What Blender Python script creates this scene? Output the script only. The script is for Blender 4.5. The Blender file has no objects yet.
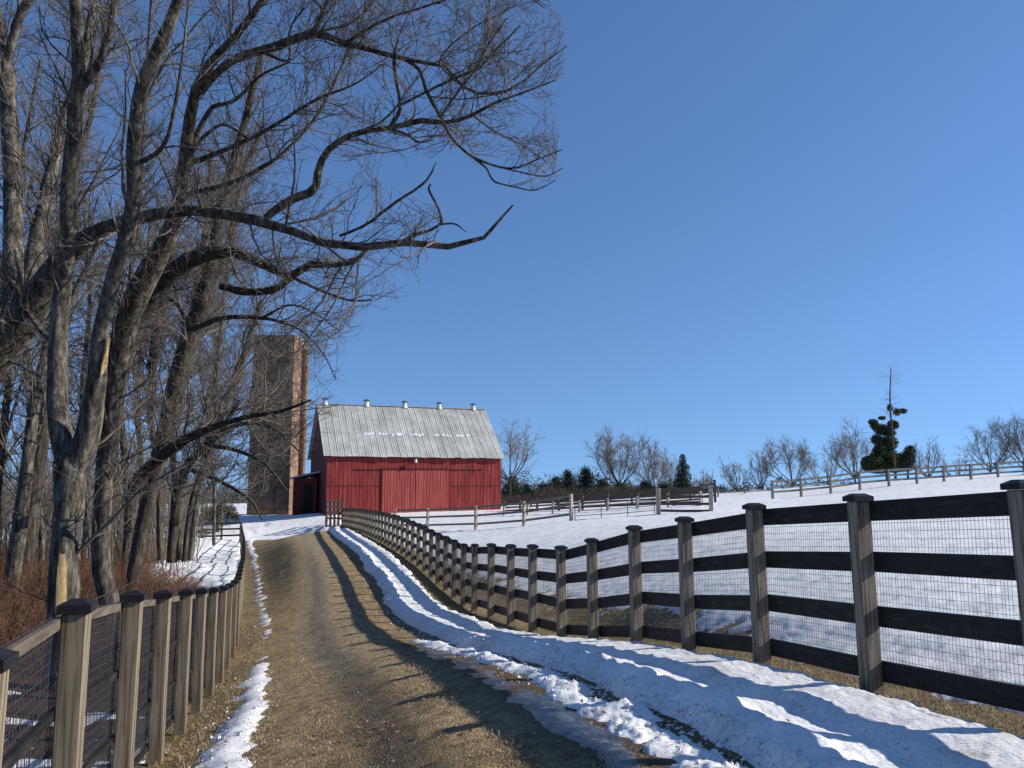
import bpy, bmesh, math, random
import numpy as np
from mathutils import Vector, Matrix
R_ = math.radians
random.seed(7); rng = np.random.default_rng(11)

# ------------------------------------------------------------ camera, sky, sun
F = 800.0; HOR = 485.0; EYE = 1.7; SUN_AZ = 87.0; SUN_EL = 28.5
TILT = math.atan((HOR - 384) / F)
scene = bpy.context.scene
C = scene.collection
cam_d = bpy.data.cameras.new('camera'); cam = bpy.data.objects.new('camera', cam_d); C.objects.link(cam)
cam.location = (0, 0, EYE); cam.rotation_euler = (math.pi/2 + TILT, 0, 0)
cam_d.sensor_width = 36; cam_d.lens = 36 * F / 1024; cam_d.clip_end = 6000; cam_d.clip_start = 0.05
scene.camera = cam
w = bpy.data.worlds.new('World'); scene.world = w; w.use_nodes = True
nt = w.node_tree; bg = nt.nodes['Background']
sky = nt.nodes.new('ShaderNodeTexSky'); sky.sky_type = 'NISHITA'; sky.sun_disc = False
sky.sun_elevation = R_(SUN_EL); sky.sun_rotation = R_(SUN_AZ)
sky.altitude = 0; sky.air_density = 1.0; sky.dust_density = 0.0; sky.ozone_density = 3.0
_tc = nt.nodes.new('ShaderNodeTexCoord'); _va = nt.nodes.new('ShaderNodeVectorMath'); _va.operation = 'ADD'; _va.inputs[1].default_value = (0, 0, .16)
_vn = nt.nodes.new('ShaderNodeVectorMath'); _vn.operation = 'NORMALIZE'
nt.links.new(_tc.outputs['Generated'], _va.inputs[0]); nt.links.new(_va.outputs[0], _vn.inputs[0]); nt.links.new(_vn.outputs[0], sky.inputs['Vector'])
_mx = nt.nodes.new('ShaderNodeMix'); _mx.data_type = 'RGBA'; _mx.blend_type = 'MULTIPLY'; _mx.inputs[0].default_value = 1; _mx.inputs[7].default_value = (.82, 1.0, 1.20, 1)
nt.links.new(sky.outputs[0], _mx.inputs[6]); nt.links.new(_mx.outputs[2], bg.inputs[0]); bg.inputs[1].default_value = 0.108
sd = bpy.data.lights.new('sun', 'SUN'); sd.energy = 5.0; sd.angle = R_(0.5); sd.color = (1, 0.945, 0.86)
so = bpy.data.objects.new('sun', sd); C.objects.link(so)
saz, sel = R_(SUN_AZ), R_(SUN_EL)
SUNV = Vector((math.sin(saz)*math.cos(sel), math.cos(saz)*math.cos(sel), math.sin(sel)))
so.rotation_euler = SUNV.to_track_quat('Z', 'Y').to_euler()
scene.view_settings.view_transform = 'Standard'; scene.view_settings.look = 'None'
scene.view_settings.gamma = 1; scene.view_settings.exposure = 0.32
scene.render.resolution_x = 1024; scene.render.resolution_y = 768

# ------------------------------------------------------------ pixel <-> world
ct, st_ = math.cos(TILT), math.sin(TILT)
def slope(y):
    Y = (384 - y) / F
    return (st_ + Y*ct) / (ct - Y*st_)
def P(x, y, d):
    """surveyed point: image position and distance ahead (metres) -> world"""
    Y = (384 - y) / F; k = d / (ct - Y*st_)
    return np.array([(x - 512)/F*k, d, (st_ + Y*ct)*k + EYE])
def proj(A):
    A = np.asarray(A, float); dz = A[..., 2] - EYE; dy = np.maximum(A[..., 1], 0.05)
    zf = dy*ct + dz*st_; up = -dy*st_ + dz*ct
    return 512 + F*A[..., 0]/zf, 384 - F*up/zf
def ppm(d): return F / d

# ------------------------------------------------------------ noise (numpy)
def _h(ix, iy, s):
    h = (ix.astype(np.int64)*374761393 + iy.astype(np.int64)*668265263 + s*1442695041) & 0xffffffff
    h = ((h ^ (h >> 13))*1274126177) & 0xffffffff
    return ((h ^ (h >> 16)) & 0xffff)/65535.0
def vn(x, y, s=0):
    x = np.asarray(x, float); y = np.asarray(y, float)
    ix = np.floor(x); iy = np.floor(y); fx = x-ix; fy = y-iy
    fx = fx*fx*(3-2*fx); fy = fy*fy*(3-2*fy)
    a = _h(ix, iy, s); b = _h(ix+1, iy, s); c = _h(ix, iy+1, s); d = _h(ix+1, iy+1, s)
    return (a*(1-fx)+b*fx)*(1-fy)+(c*(1-fx)+d*fx)*fy
def fbm(x, y, o=4, s=0):
    t = 0; a = 1; n = 0
    for i in range(o):
        t = t + a*(vn(x*2**i, y*2**i, s+i)-0.5); n += a; a *= 0.55
    return t/n*2
def sst(a, b, x):
    t = np.clip((x-a)/(b-a), 0, 1); return t*t*(3-2*t)

# ------------------------------------------------------------ fence survey
def dpt(yt, yb, H=1.4): return H/(slope(yt)-slope(yb))
# right fence: (x_top, y_top, x_base, depth)
RP = [(1019,482,1036,4.65),(856,495.4,864.5,6.0),(752.4,504.5,759,7.35),(684,517.7,686.5,8.7),(633,526.3,636,10.0),
      (591,539,593.5,11.3),(560.3,546.3,561.5,12.45),(532.7,545,532.5,13.6),(511.3,544.7,510.5,14.9),(491.7,543.8,491,16.2),
      (475.3,544.2,474.5,17.6),(464,544,463.5,19.0)]
RP_far = [(464,544,19.0),(454,541,20.6),(446.5,538,22.0),(437,533,23.8),(428,528,25.6),(419,522.8,27.5),(410,518.5,29.6),
          (403,516,31.5),(395,514,33.8),(382,512,38.5),(367,509.5,46),(357,508.5,52),(343.5,508.5,60.5)]
R_top = [P(x, y, d) for x, y, xb, d in RP]
R_lean = [((xb-x)/F*d*0.62) for x, y, xb, d in RP]
far = np.array([P(x, y, d) for x, y, d in RP_far])
def resample(pts, step):
    pts = np.asarray(pts, float); seg = np.linalg.norm(np.diff(pts, axis=0), axis=1)
    s = np.concatenate([[0], np.cumsum(seg)]); n = max(1, int(round(s[-1]/step)))
    q = np.linspace(0, s[-1], n+1)
    return np.stack([np.interp(q, s, pts[:, i]) for i in range(3)], 1)
far_r = resample(far, 1.42)
for _ in range(14): far_r[1:-1] = .25*far_r[:-2]+.5*far_r[1:-1]+.25*far_r[2:]
far_r = far_r[1:]
R_top += [p for p in far_r]; R_lean += [0.0]*len(far_r)
HR = 1.42
# two posts running out past the camera
R_top = [np.array([3.35, 1.9, R_top[0][2]+0.06]), np.array([3.05, 3.3, R_top[0][2]+0.03])] + R_top
R_lean = [0, 0] + R_lean
R_top = np.array(R_top)
LP = [(-16,655,2.55),(78,602,3.85),(133,593,5.35),(164.7,591.7,6.95),(187,589.8,8.3),(202,589,9.6),(214,588,10.9),(223.4,586.5,12.2),
      (229.6,584,13.6),(235,580.5,15.2),(238.3,577,16.9),(240,571,19.2),(241.5,564,22),(243,557.5,26),(243.6,550.5,31),(243.9,543.6,37),(243.9,538,43),(242.5,531,50),(241.5,525,56)]
L_near = np.array([P(*q) for q in LP[:11]])
L_far = resample(np.array([P(*q) for q in LP[10:]]), 1.45)[1:]
L_top = np.vstack([[L_near[0] + (L_near[0]-L_near[1])*1.0], L_near, L_far])
HL = 1.40
def Rx(y): return np.interp(y, R_top[:, 1], R_top[:, 0])
def Lx(y): return np.interp(y, L_top[:, 1], L_top[:, 0])

# ------------------------------------------------------------ terrain
ctl = []
for i in range(0, len(R_top)):
    if i < 14 or i % 4 == 0: ctl.append(R_top[i] - [0, 0, HR])
for i in range(0, len(L_top)):
    if i < 12 or i % 5 == 0: ctl.append(L_top[i] - [0, 0, HL])
for q in [(0,-12,-.2),(8,-10,.3),(-8,-10,-.3),(0,0,0),(0,2,0),(-.6,4,-.03),(1.2,3.0,.08)]: ctl.append(np.array(q, float))
for dd in (3.5, 5, 6.7, 8.5, 10.5, 13, 16, 20, 25, 31, 38, 46, 52):
    zr = np.interp(dd, R_top[:, 1], R_top[:, 2])-HR; zl = np.interp(dd, L_top[:, 1], L_top[:, 2])-HL; xr = float(Rx(dd)); k_ = min(1, max(0, (dd-8)/8))
    ctl.append(np.array([xr-2.1, dd, zr-.18+k_*.16])); ctl.append(np.array([xr-3.5, dd, zr-.30+k_*.20]))
px_ctl = [(571,522,38),(524,527,40),(476,531,43),(428,531,47),(658,516,38.5),(712,512,38),(715,503,50),(772,500,59),(830,494,61),(888,486.5,62),
          (943,482,63),(997,477.5,64),(1100,470,66),(1250,463,70),(600,545,24),(700,535,22),(800,530,21),(900,522,22),(1000,512,24),(900,495,45),
          (800,508,42),(1000,488,48),(1150,480,45),(1200,500,25),(690,590,12.5),(900,600,9.2),(1100,590,8.5),(1400,560,9),
          (321,517,64),(503,510,69),(246,517,75),(300,516,75),(246,540,57),(300,537,58),(320,530,60),
          (201,541,52),(150,590,24),(100,600,20),(20,600,20),(60,690,11.5),(20,558,42),(-200,600,22),(-400,640,12),(-300,700,8),(120,560,38),(-200,560,45)]
for x, y, d in px_ctl: ctl.append(P(x, y, d))
ctl = np.array(ctl)
def tps(r): return np.where(r > 0, r*r*np.log(np.maximum(r, 1e-9)), 0)
_n = len(ctl); S0 = 20.0
_X = ctl[:, :2]/S0
_K = tps(np.linalg.norm(_X[:, None]-_X[None], axis=2)) + np.eye(_n)*0.006
_Pm = np.hstack([np.ones((_n, 1)), _X])
_A = np.block([[_K, _Pm], [_Pm.T, np.zeros((3, 3))]])
_W = np.linalg.solve(_A, np.concatenate([ctl[:, 2], np.zeros(3)]))
_vs = np.linspace(0, 60, 241)
def _sm(a, n):
    a = a.copy()
    for _ in range(n): a[1:-1] = .25*a[:-2]+.5*a[1:-1]+.25*a[2:]
    return a
_zr = _sm(np.interp(_vs, R_top[:, 1], R_top[:, 2])-HR, 30); _zl = _sm(np.interp(_vs, L_top[:, 1], L_top[:, 2])-HL, 30)
def gz0(x, y):
    x = np.asarray(x, float); y = np.asarray(y, float); sh = x.shape
    X = np.stack([x.ravel(), y.ravel()], 1)/S0
    out = np.zeros(len(X))
    for a in range(0, len(X), 50000):
        B = X[a:a+50000]
        out[a:a+50000] = tps(np.linalg.norm(B[:, None]-_X[None], axis=2)) @ _W[:_n] + _W[_n] + B @ _W[_n+1:]
    r = np.hypot(x, y).ravel()
    base = EYE - .6 - .021*r + fbm(X[:, 0]*.25, X[:, 1]*.25, 3, 9)*1.5*sst(150, 500, r)
    k = sst(78, 125, r); out = out*(1-k)+base*k
    # the lane's own cross-section between the two fences
    xx, v = x.ravel(), y.ravel(); xr = Rx(v); xl_ = Lx(v); s = np.clip((xx-xl_)/(xr-xl_), 0, 1)
    zr = np.interp(v, _vs, _zr); zl = np.interp(v, _vs, _zl); kk = sst(7, 18, v)
    h = (sst(0, .6, s)*.7+.3*s)*(1-kk)+(sst(0, .5, s)*.66+.34*s)*kk
    zc = zl*(1-h)+zr*h; over = np.maximum(np.maximum(xx-xr, xl_-xx), 0)
    wt = sst(1.5, 4, v)*(1-sst(44, 55, v))*(1-sst(0, 1.6, over))
    return (out*(1-wt)+zc*wt).reshape(sh)
def gz(x, y):
    return gz0(x, y) + 0.012*fbm(np.asarray(x)*3.1, np.asarray(y)*3.1, 3, 3)
def gzf(x, y): return float(gz(np.array([x]), np.array([y]))[0])

# ------------------------------------------------------------ object helpers
def tag(o, label=None, cat=None, group=None, kind=None):
    if label: o['label'] = label
    if cat: o['category'] = cat
    if group: o['group'] = group
    if kind: o['kind'] = kind
    return o
def empty(name, loc, label, cat, group=None, rz=0.0):
    o = bpy.data.objects.new(name, None); C.objects.link(o)
    o.location = tuple(float(v) for v in loc); o.rotation_euler = (0, 0, rz); o.empty_display_size = .2
    return tag(o, label, cat, group)
def link_mesh(name, me, mat, parent=None, world=False):
    o = bpy.data.objects.new(name, me); C.objects.link(o)
    if mat: me.materials.append(mat)
    if parent is not None:
        o.parent = parent
        if world:   # mesh given in world space under a translated (unrotated) parent
            o.location = -parent.location
    return o
class MB:
    def __init__(s): s.v = []; s.f = []
    def quad(s, a, b, c, d):
        n = len(s.v); s.v += [a, b, c, d]; s.f.append((n, n+1, n+2, n+3))
    def poly(s, pts):
        n = len(s.v); s.v += pts; s.f.append(tuple(range(n, n+len(pts))))
    def box(s, lo, hi, M=None):
        n = len(s.v); x0, y0, z0 = lo; x1, y1, z1 = hi
        vs = [(x0,y0,z0),(x1,y0,z0),(x1,y1,z0),(x0,y1,z0),(x0,y0,z1),(x1,y0,z1),(x1,y1,z1),(x0,y1,z1)]
        if M is not None: vs = [tuple(M @ Vector(q)) for q in vs]
        s.v += vs
        s.f += [(n,n+3,n+2,n+1),(n+4,n+5,n+6,n+7),(n,n+1,n+5,n+4),(n+1,n+2,n+6,n+5),(n+2,n+3,n+7,n+6),(n+3,n,n+4,n+7)]
    def frustum(s, lo, hi, inset, M=None):
        s.box(lo, hi, None); n = len(s.v)-8
        cx, cy = (lo[0]+hi[0])/2, (lo[1]+hi[1])/2
        for i in range(4, 8):
            x, y, z = s.v[n+i]; s.v[n+i] = (cx+(x-cx)*inset, cy+(y-cy)*inset, z)
        if M is not None:
            for i in range(8): s.v[n+i] = tuple(M @ Vector(s.v[n+i]))
    def cyl(s, c0, c1, r0, r1=None, n=10):
        r1 = r0 if r1 is None else r1
        a = Vector(c0); b = Vector(c1); t = (b-a).normalized()
        u = t.orthogonal().normalized(); v = t.cross(u); k = len(s.v)
        for i in range(n):
            q = 2*math.pi*i/n; s.v.append(tuple(a+(u*math.cos(q)+v*math.sin(q))*r0))
        for i in range(n):
            q = 2*math.pi*i/n; s.v.append(tuple(b+(u*math.cos(q)+v*math.sin(q))*r1))
        for i in range(n): s.f.append((k+i, k+(i+1) % n, k+n+(i+1) % n, k+n+i))
        s.f.append(tuple(k+n-1-i for i in range(n))); s.f.append(tuple(k+n+i for i in range(n)))
    def board(s, pts, w, t, side):
        """board with horizontal-ish run through pts, height w, thickness t, offset towards 'side' vectors"""
        k = len(s.v); n = len(pts)
        for p, nrm in zip(pts, side):
            p = Vector(p); nn = Vector(nrm)
            for (a, b) in ((0, -w/2), (t, -w/2), (t, w/2), (0, w/2)):
                s.v.append(tuple(p + nn*a + Vector((0, 0, b))))
        for i in range(n-1):
            for j in range(4):
                s.f.append((k+i*4+j, k+i*4+(j+1) % 4, k+(i+1)*4+(j+1) % 4, k+(i+1)*4+j))
        s.f.append((k+3, k+2, k+1, k)); m = k+(n-1)*4; s.f.append((m, m+1, m+2, m+3))
    def build(s, name, mat, parent=None, world=False, bevel=0):
        me = bpy.data.meshes.new(name); me.from_pydata([tuple(map(float, q)) for q in s.v], [], s.f); me.update()
        bm = bmesh.new(); bm.from_mesh(me); bmesh.ops.recalc_face_normals(bm, faces=bm.faces)
        bm.to_mesh(me); bm.free()
        o = link_mesh(name, me, mat, parent, world)
        if bevel:
            m = o.modifiers.new('b', 'BEVEL'); m.width = bevel; m.segments = 1; m.limit_method = 'ANGLE'
        return o
def fast_mesh(name, V, Fq, smooth=True):
    me = bpy.data.meshes.new(name); V = np.ascontiguousarray(V, np.float32); Fq = np.ascontiguousarray(Fq, np.int32)
    k = Fq.shape[1]
    me.vertices.add(len(V)); me.vertices.foreach_set('co', V.ravel())
    me.loops.add(Fq.size); me.loops.foreach_set('vertex_index', Fq.ravel())
    me.polygons.add(len(Fq)); me.polygons.foreach_set('loop_start', np.arange(0, Fq.size, k, dtype=np.int32))
    me.polygons.foreach_set('use_smooth', np.full(len(Fq), smooth))
    me.update(calc_edges=True); return me
class Tubes:
    """many polylines -> tubes; each add is (N,k,3) points with (N,k) radii"""
    def __init__(s): s.V = []; s.F = []; s.n = 0
    def add(s, Pt, Rd, sides=3):
        if len(Pt) == 0: return
        Pt = np.asarray(Pt, float); N, k, _ = Pt.shape
        T = np.gradient(Pt, axis=1); T /= np.linalg.norm(T, axis=2, keepdims=True)+1e-9
        mean = Pt[:, -1]-Pt[:, 0]; mean /= np.linalg.norm(mean, axis=1, keepdims=True)+1e-9
        ref = np.where(np.abs(mean[:, 2:3]) < 0.75, np.array([[0, 0, 1.0]]), np.array([[0.6, 0.8, 0]]))
        U = np.cross(T, ref[:, None, :]); U /= np.linalg.norm(U, axis=2, keepdims=True)+1e-9
        W = np.cross(T, U)
        a = np.arange(sides)*2*np.pi/sides
        ring = Pt[:, :, None, :] + Rd[:, :, None, None]*(U[:, :, None, :]*np.cos(a)[None, None, :, None]+W[:, :, None, :]*np.sin(a)[None, None, :, None])
        s.V.append(ring.reshape(-1, 3))
        base = np.arange(N)[:, None, None]*k*sides + np.arange(k-1)[None, :, None]*sides
        j = np.arange(sides)[None, None, :]; j2 = (j+1) % sides
        Fq = np.stack([base+j, base+j2, base+sides+j2, base+sides+j], -1).reshape(-1, 4)
        s.F.append(Fq+s.n); s.n += N*k*sides
    def build(s, name, mat, parent=None, world=True):
        me = fast_mesh(name, np.vstack(s.V), np.vstack(s.F)); return link_mesh(name, me, mat, parent, world)

# ------------------------------------------------------------ materials
def mat(name):
    m = bpy.data.materials.new(name); m.use_nodes = True
    return m, m.node_tree, m.node_tree.nodes['Principled BSDF']
def N(nt, t, **kw):
    n = nt.nodes.new(t)
    for k, v in kw.items():
        if k.startswith('i_'): n.inputs[k[2:].replace('_', ' ')].default_value = v
        else: setattr(n, k, v)
    return n
def ramp(nt, stops):
    r = nt.nodes.new('ShaderNodeValToRGB'); e = r.color_ramp.elements
    while len(e) < len(stops): e.new(0.5)
    for el, (p, c) in zip(e, stops): el.position = p; el.color = (*c, 1)
    return r
def texco(nt, scale=(1, 1, 1), obj=True):
    t = nt.nodes.new('ShaderNodeTexCoord'); m = nt.nodes.new('ShaderNodeMapping'); m.inputs['Scale'].default_value = scale
    nt.links.new(t.outputs['Object' if obj else 'Generated'], m.inputs['Vector']); return m.outputs['Vector']
def bump(nt, bs, src, strength=.5, dist=.02):
    b = nt.nodes.new('ShaderNodeBump'); b.inputs['Strength'].default_value = strength; b.inputs['Distance'].default_value = dist
    nt.links.new(src, b.inputs['Height']); nt.links.new(b.outputs[0], bs.inputs['Normal']); return b
def noisy(name, stops, scale=(1, 1, 1), ns=5, detail=8, rough=.9, bs_=.4, bd=.01, nrough=.6, dist=0.0):
    m, t, b = mat(name); v = texco(t, scale)
    n = N(t, 'ShaderNodeTexNoise', i_Scale=ns, i_Detail=detail, i_Roughness=nrough, i_Distortion=dist); t.links.new(v, n.inputs['Vector'])
    r = ramp(t, stops); t.links.new(n.outputs['Fac'], r.inputs[0]); t.links.new(r.outputs[0], b.inputs['Base Color'])
    b.inputs['Roughness'].default_value = rough; b.inputs['Specular IOR Level'].default_value = .25
    bump(t, b, n.outputs['Fac'], bs_, bd); return m
def mixrgb(nt, fac, a, b, mode='MIX'):
    m = nt.nodes.new('ShaderNodeMix'); m.data_type = 'RGBA'; m.blend_type = mode
    for i, s in ((0, fac), (6, a), (7, b)):
        if hasattr(s, 'links'): nt.links.new(s, m.inputs[i])
        elif isinstance(s, (int, float)): m.inputs[i].default_value = s
        else: m.inputs[i].default_value = (*s, 1)
    return m.outputs[2]

M = {}
M['post'] = noisy('weathered_post_wood', [(.34, (.07, .056, .040)), (.5, (.20, .168, .125)), (.7, (.37, .315, .24))], (34, 34, 1.6), 1.0, 8, .85, .5, .006)
M['post_new'] = noisy('brown_post_wood', [(.34, (.062, .046, .028)), (.5, (.175, .138, .092)), (.68, (.31, .255, .18))], (30, 30, 1.3), 1.0, 9, .8, .5, .005, .62, 1.2)
def add_knots(m, sc=(7, 7, 2.6), th=.10):
    t = m.node_tree; b = t.nodes['Principled BSDF']; src = b.inputs['Base Color'].links[0].from_socket
    v = texco(t, sc); vo = N(t, 'ShaderNodeTexVoronoi', i_Scale=1.0); t.links.new(v, vo.inputs['Vector'])
    rp = ramp(t, [(th*.5, (1, 1, 1)), (th, (0, 0, 0))]); t.links.new(vo.outputs['Distance'], rp.inputs[0])
    t.links.new(mixrgb(t, rp.outputs[0], src, (.05, .03, .018)), b.inputs['Base Color'])
add_knots(M['post_new']); add_knots(M['post'], th=.08)
M['black'] = noisy('black_fence_paint', [(.3, (.006, .006, .006)), (.55, (.018, .017, .016)), (.74, (.05, .046, .04))], (5, 5, 26), 1, 6, .6, .4, .004)
M['cap'] = noisy('black_post_cap', [(.3, (.010, .010, .011)), (.7, (.020, .019, .020))], (9, 9, 9), 1, 4, .45, .3, .003)
M['railgrey'] = noisy('grey_rail_wood', [(.3, (.11, .095, .078)), (.7, (.27, .235, .195))], (3, 3, 26), 1, 8, .85, .4, .004)
M['railbrown'] = noisy('brown_rail_wood', [(.3, (.055, .043, .034)), (.7, (.14, .11, .085))], (3, 3, 26), 1, 8, .85, .4, .004)
M['farwood'] = noisy('pale_fence_wood', [(.3, (.26, .22, .165)), (.7, (.48, .41, .32))], (5, 5, 12), 1, 6, .85, .3, .004)
m, t, b = mat('galvanised_wire'); b.inputs['Base Color'].default_value = (.07, .07, .075, 1); b.inputs['Metallic'].default_value = .3; b.inputs['Roughness'].default_value = .6; M['wire'] = m
M['bark'] = noisy('grey_bark', [(.36, (.016, .013, .010)), (.5, (.078, .068, .053)), (.66, (.24, .215, .175))], (9, 9, 2.2), 1.3, 10, .9, .9, .03, .7)
M['bark2'] = noisy('brown_bark', [(.36, (.014, .011, .009)), (.5, (.055, .045, .034)), (.68, (.15, .125, .095))], (10, 10, 2), 1.3, 10, .9, .9, .03, .7)
M['twig'] = noisy('twig_bark', [(.3, (.07, .058, .047)), (.7, (.20, .172, .14))], (4, 4, 4), 1, 4, .85, .2, .002)
M['twigfar'] = noisy('far_twig_bark', [(.3, (.13, .12, .11)), (.7, (.26, .24, .22))], (1, 1, 1), 1, 4, .85, .2, .002)
M['bare'] = noisy('bare_yellow_wood', [(.3, (.30, .19, .08)), (.7, (.58, .42, .21))], (30, 30, 1.5), 1, 5, .7, .3, .006)
M['evergreen'] = noisy('evergreen_leaves', [(.3, (.010, .018, .010)), (.7, (.035, .050, .024))], (2, 2, 2), 1, 4, .7, 0, .002)
M['pine'] = noisy('pine_needles', [(.3, (.018, .032, .014)), (.7, (.055, .075, .032))], (2, 2, 2), 1, 4, .7, 0, .002)
M['straw'] = noisy('dry_grass_blades', [(.25, (.17, .12, .06)), (.5, (.36, .275, .15)), (.8, (.55, .45, .28))], (3, 3, 3), 1.5, 5, .8, 0, .002)
M['greengrass'] = noisy('winter_green_grass', [(.3, (.05, .06, .02)), (.7, (.13, .14, .055))], (3, 3, 3), 1.5, 5, .8, 0, .002)
M['bramble'] = noisy('red_brown_brush', [(.3, (.06, .030, .018)), (.5, (.12, .062, .038)), (.75, (.20, .115, .075))], (1.2, 1.2, 1.2), 1.5, 5, .85, 0, .002)
M['leaf'] = noisy('fallen_oak_leaf', [(.3, (.11, .052, .025)), (.7, (.28, .15, .08))], (5, 5, 5), 1.5, 4, .75, 0, .002)
M['stone'] = noisy('driveway_pebble', [(.3, (.13, .115, .095)), (.7, (.38, .35, .31))], (8, 8, 8), 2, 3, .85, .2, .002)

# ground
m, t, b = mat('ground_soil'); M['ground'] = m
v = texco(t)
n1 = N(t, 'ShaderNodeTexNoise', i_Scale=.9, i_Detail=6, i_Roughness=.6); n2 = N(t, 'ShaderNodeTexNoise', i_Scale=45, i_Detail=8, i_Roughness=.75)
for q in (n1, n2): t.links.new(v, q.inputs['Vector'])
c1 = ramp(t, [(.3, (.15, .11, .062)), (.5, (.27, .21, .125)), (.7, (.38, .31, .20))]); t.links.new(n2.outputs['Fac'], c1.inputs[0])
c2 = ramp(t, [(.35, (.62, .60, .50)), (.65, (1.05, 1.0, .92))]); t.links.new(n1.outputs['Fac'], c2.inputs[0])
col = mixrgb(t, 1.0, c1.outputs[0], c2.outputs[0], 'MULTIPLY')
at = N(t, 'ShaderNodeAttribute', attribute_name='litter')
c3 = ramp(t, [(.3, (.045, .025, .016)), (.6, (.105, .058, .038)), (.8, (.17, .105, .075))]); t.links.new(n2.outputs['Fac'], c3.inputs[0])
col = mixrgb(t, at.outputs['Fac'], col, c3.outputs[0])
t.links.new(col, b.inputs['Base Color']); b.inputs['Roughness'].default_value = .95; b.inputs['Specular IOR Level'].default_value = .15
bump(t, b, n2.outputs['Fac'], .9, .05)
# driveway
m, t, b = mat('driveway_gravel'); M['drive'] = m
v = texco(t)
n1 = N(t, 'ShaderNodeTexNoise', i_Scale=1.1, i_Detail=7, i_Roughness=.6); n2 = N(t, 'ShaderNodeTexNoise', i_Scale=60, i_Detail=8, i_Roughness=.8)
vo = N(t, 'ShaderNodeTexVoronoi', i_Scale=55); n4 = N(t, 'ShaderNodeTexNoise', i_Scale=7, i_Detail=6, i_Roughness=.7)
for q in (n1, n2, vo, n4): t.links.new(v, q.inputs['Vector'])
c1 = ramp(t, [(.28, (.24, .18, .105)), (.5, (.50, .39, .24)), (.72, (.68, .57, .39))]); t.links.new(n2.outputs['Fac'], c1.inputs[0])
c2 = ramp(t, [(.3, (.66, .62, .56)), (.7, (1.1, 1.06, 1.0))]); t.links.new(n1.outputs['Fac'], c2.inputs[0])
col = mixrgb(t, 1.0, c1.outputs[0], c2.outputs[0], 'MULTIPLY')
at = N(t, 'ShaderNodeAttribute', attribute_name='worn')
c3 = ramp(t, [(.3, (.22, .18, .13)), (.5, (.42, .355, .27)), (.75, (.60, .53, .42))]); t.links.new(n2.outputs['Fac'], c3.inputs[0])
col = mixrgb(t, at.outputs['Fac'], col, c3.outputs[0])
c4 = ramp(t, [(.36, (.62, .56, .48)), (.5, (1.15, 1.10, 1.0)), (.64, (1.6, 1.5, 1.3))]); t.links.new(n4.outputs['Fac'], c4.inputs[0]); col = mixrgb(t, 1.0, col, c4.outputs[0], 'MULTIPLY')
at2 = N(t, 'ShaderNodeAttribute', attribute_name='damp')
col2 = mixrgb(t, at2.outputs['Fac'], col, (.15, .112, .074))
t.links.new(col2, b.inputs['Base Color']); b.inputs['Roughness'].default_value = .92; b.inputs['Specular IOR Level'].default_value = .2
ad = N(t, 'ShaderNodeMath', operation='ADD'); t.links.new(n2.outputs['Fac'], ad.inputs[0]); t.links.new(vo.outputs['Distance'], ad.inputs[1])
bump(t, b, ad.outputs[0], 1.0, .06)
# snow
def snow_mat(name, dirty):
    m, t, b = mat(name); v = texco(t)
    n1 = N(t, 'ShaderNodeTexNoise', i_Scale=2.2, i_Detail=8, i_Roughness=.65); n2 = N(t, 'ShaderNodeTexNoise', i_Scale=38, i_Detail=6, i_Roughness=.6)
    mp = t.nodes.new('ShaderNodeMapping'); mp.inputs['Scale'].default_value = (.35, 2.6, 1); tc = t.nodes.new('ShaderNodeTexCoord'); t.links.new(tc.outputs['Object'], mp.inputs[0])
    n3 = N(t, 'ShaderNodeTexNoise', i_Scale=1.5, i_Detail=6, i_Roughness=.6)
    t.links.new(v, n1.inputs[0]); t.links.new(v, n2.inputs[0]); t.links.new(mp.outputs[0], n3.inputs[0])
    c = ramp(t, [(.30, (.54, .52, .47)), (.42, (.76, .755, .745)), (.6, (.87, .865, .85))]); t.links.new(n1.outputs['Fac'], c.inputs[0])
    at = N(t, 'ShaderNodeAttribute', attribute_name='dirt')
    sp = ramp(t, [(.62 - .1*dirty, (0, 0, 0)), (.72, (1, 1, 1))]); t.links.new(n2.outputs['Fac'], sp.inputs[0])
    mu = N(t, 'ShaderNodeMath', operation='MULTIPLY'); t.links.new(sp.outputs[0], mu.inputs[0]); t.links.new(at.outputs['Fac'], mu.inputs[1])
    col = mixrgb(t, mu.outputs[0], c.outputs[0], (.24, .18, .11))
    t.links.new(col, b.inputs['Base Color']); b.inputs['Roughness'].default_value = .65; b.inputs['Specular IOR Level'].default_value = .3
    a1 = N(t, 'ShaderNodeMath', operation='MULTIPLY_ADD'); t.links.new(n2.outputs['Fac'], a1.inputs[0]); a1.inputs[1].default_value = .25; t.links.new(n3.outputs['Fac'], a1.inputs[2])
    bump(t, b, a1.outputs[0], .4, .05); return m
M['snow'] = snow_mat('snow', 1.0)
m, t, b = mat('slush_ice'); M['ice'] = m; v = texco(t)
n1 = N(t, 'ShaderNodeTexNoise', i_Scale=9, i_Detail=8, i_Roughness=.65); t.links.new(v, n1.inputs[0])
c = ramp(t, [(.38, (.025, .022, .02)), (.55, (.07, .072, .08)), (.72, (.28, .30, .34))]); t.links.new(n1.outputs['Fac'], c.inputs[0]); t.links.new(c.outputs[0], b.inputs['Base Color'])
b.inputs['Roughness'].default_value = .12; b.inputs['IOR'].default_value = 1.31; bump(t, b, n1.outputs['Fac'], .35, .03)

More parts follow.
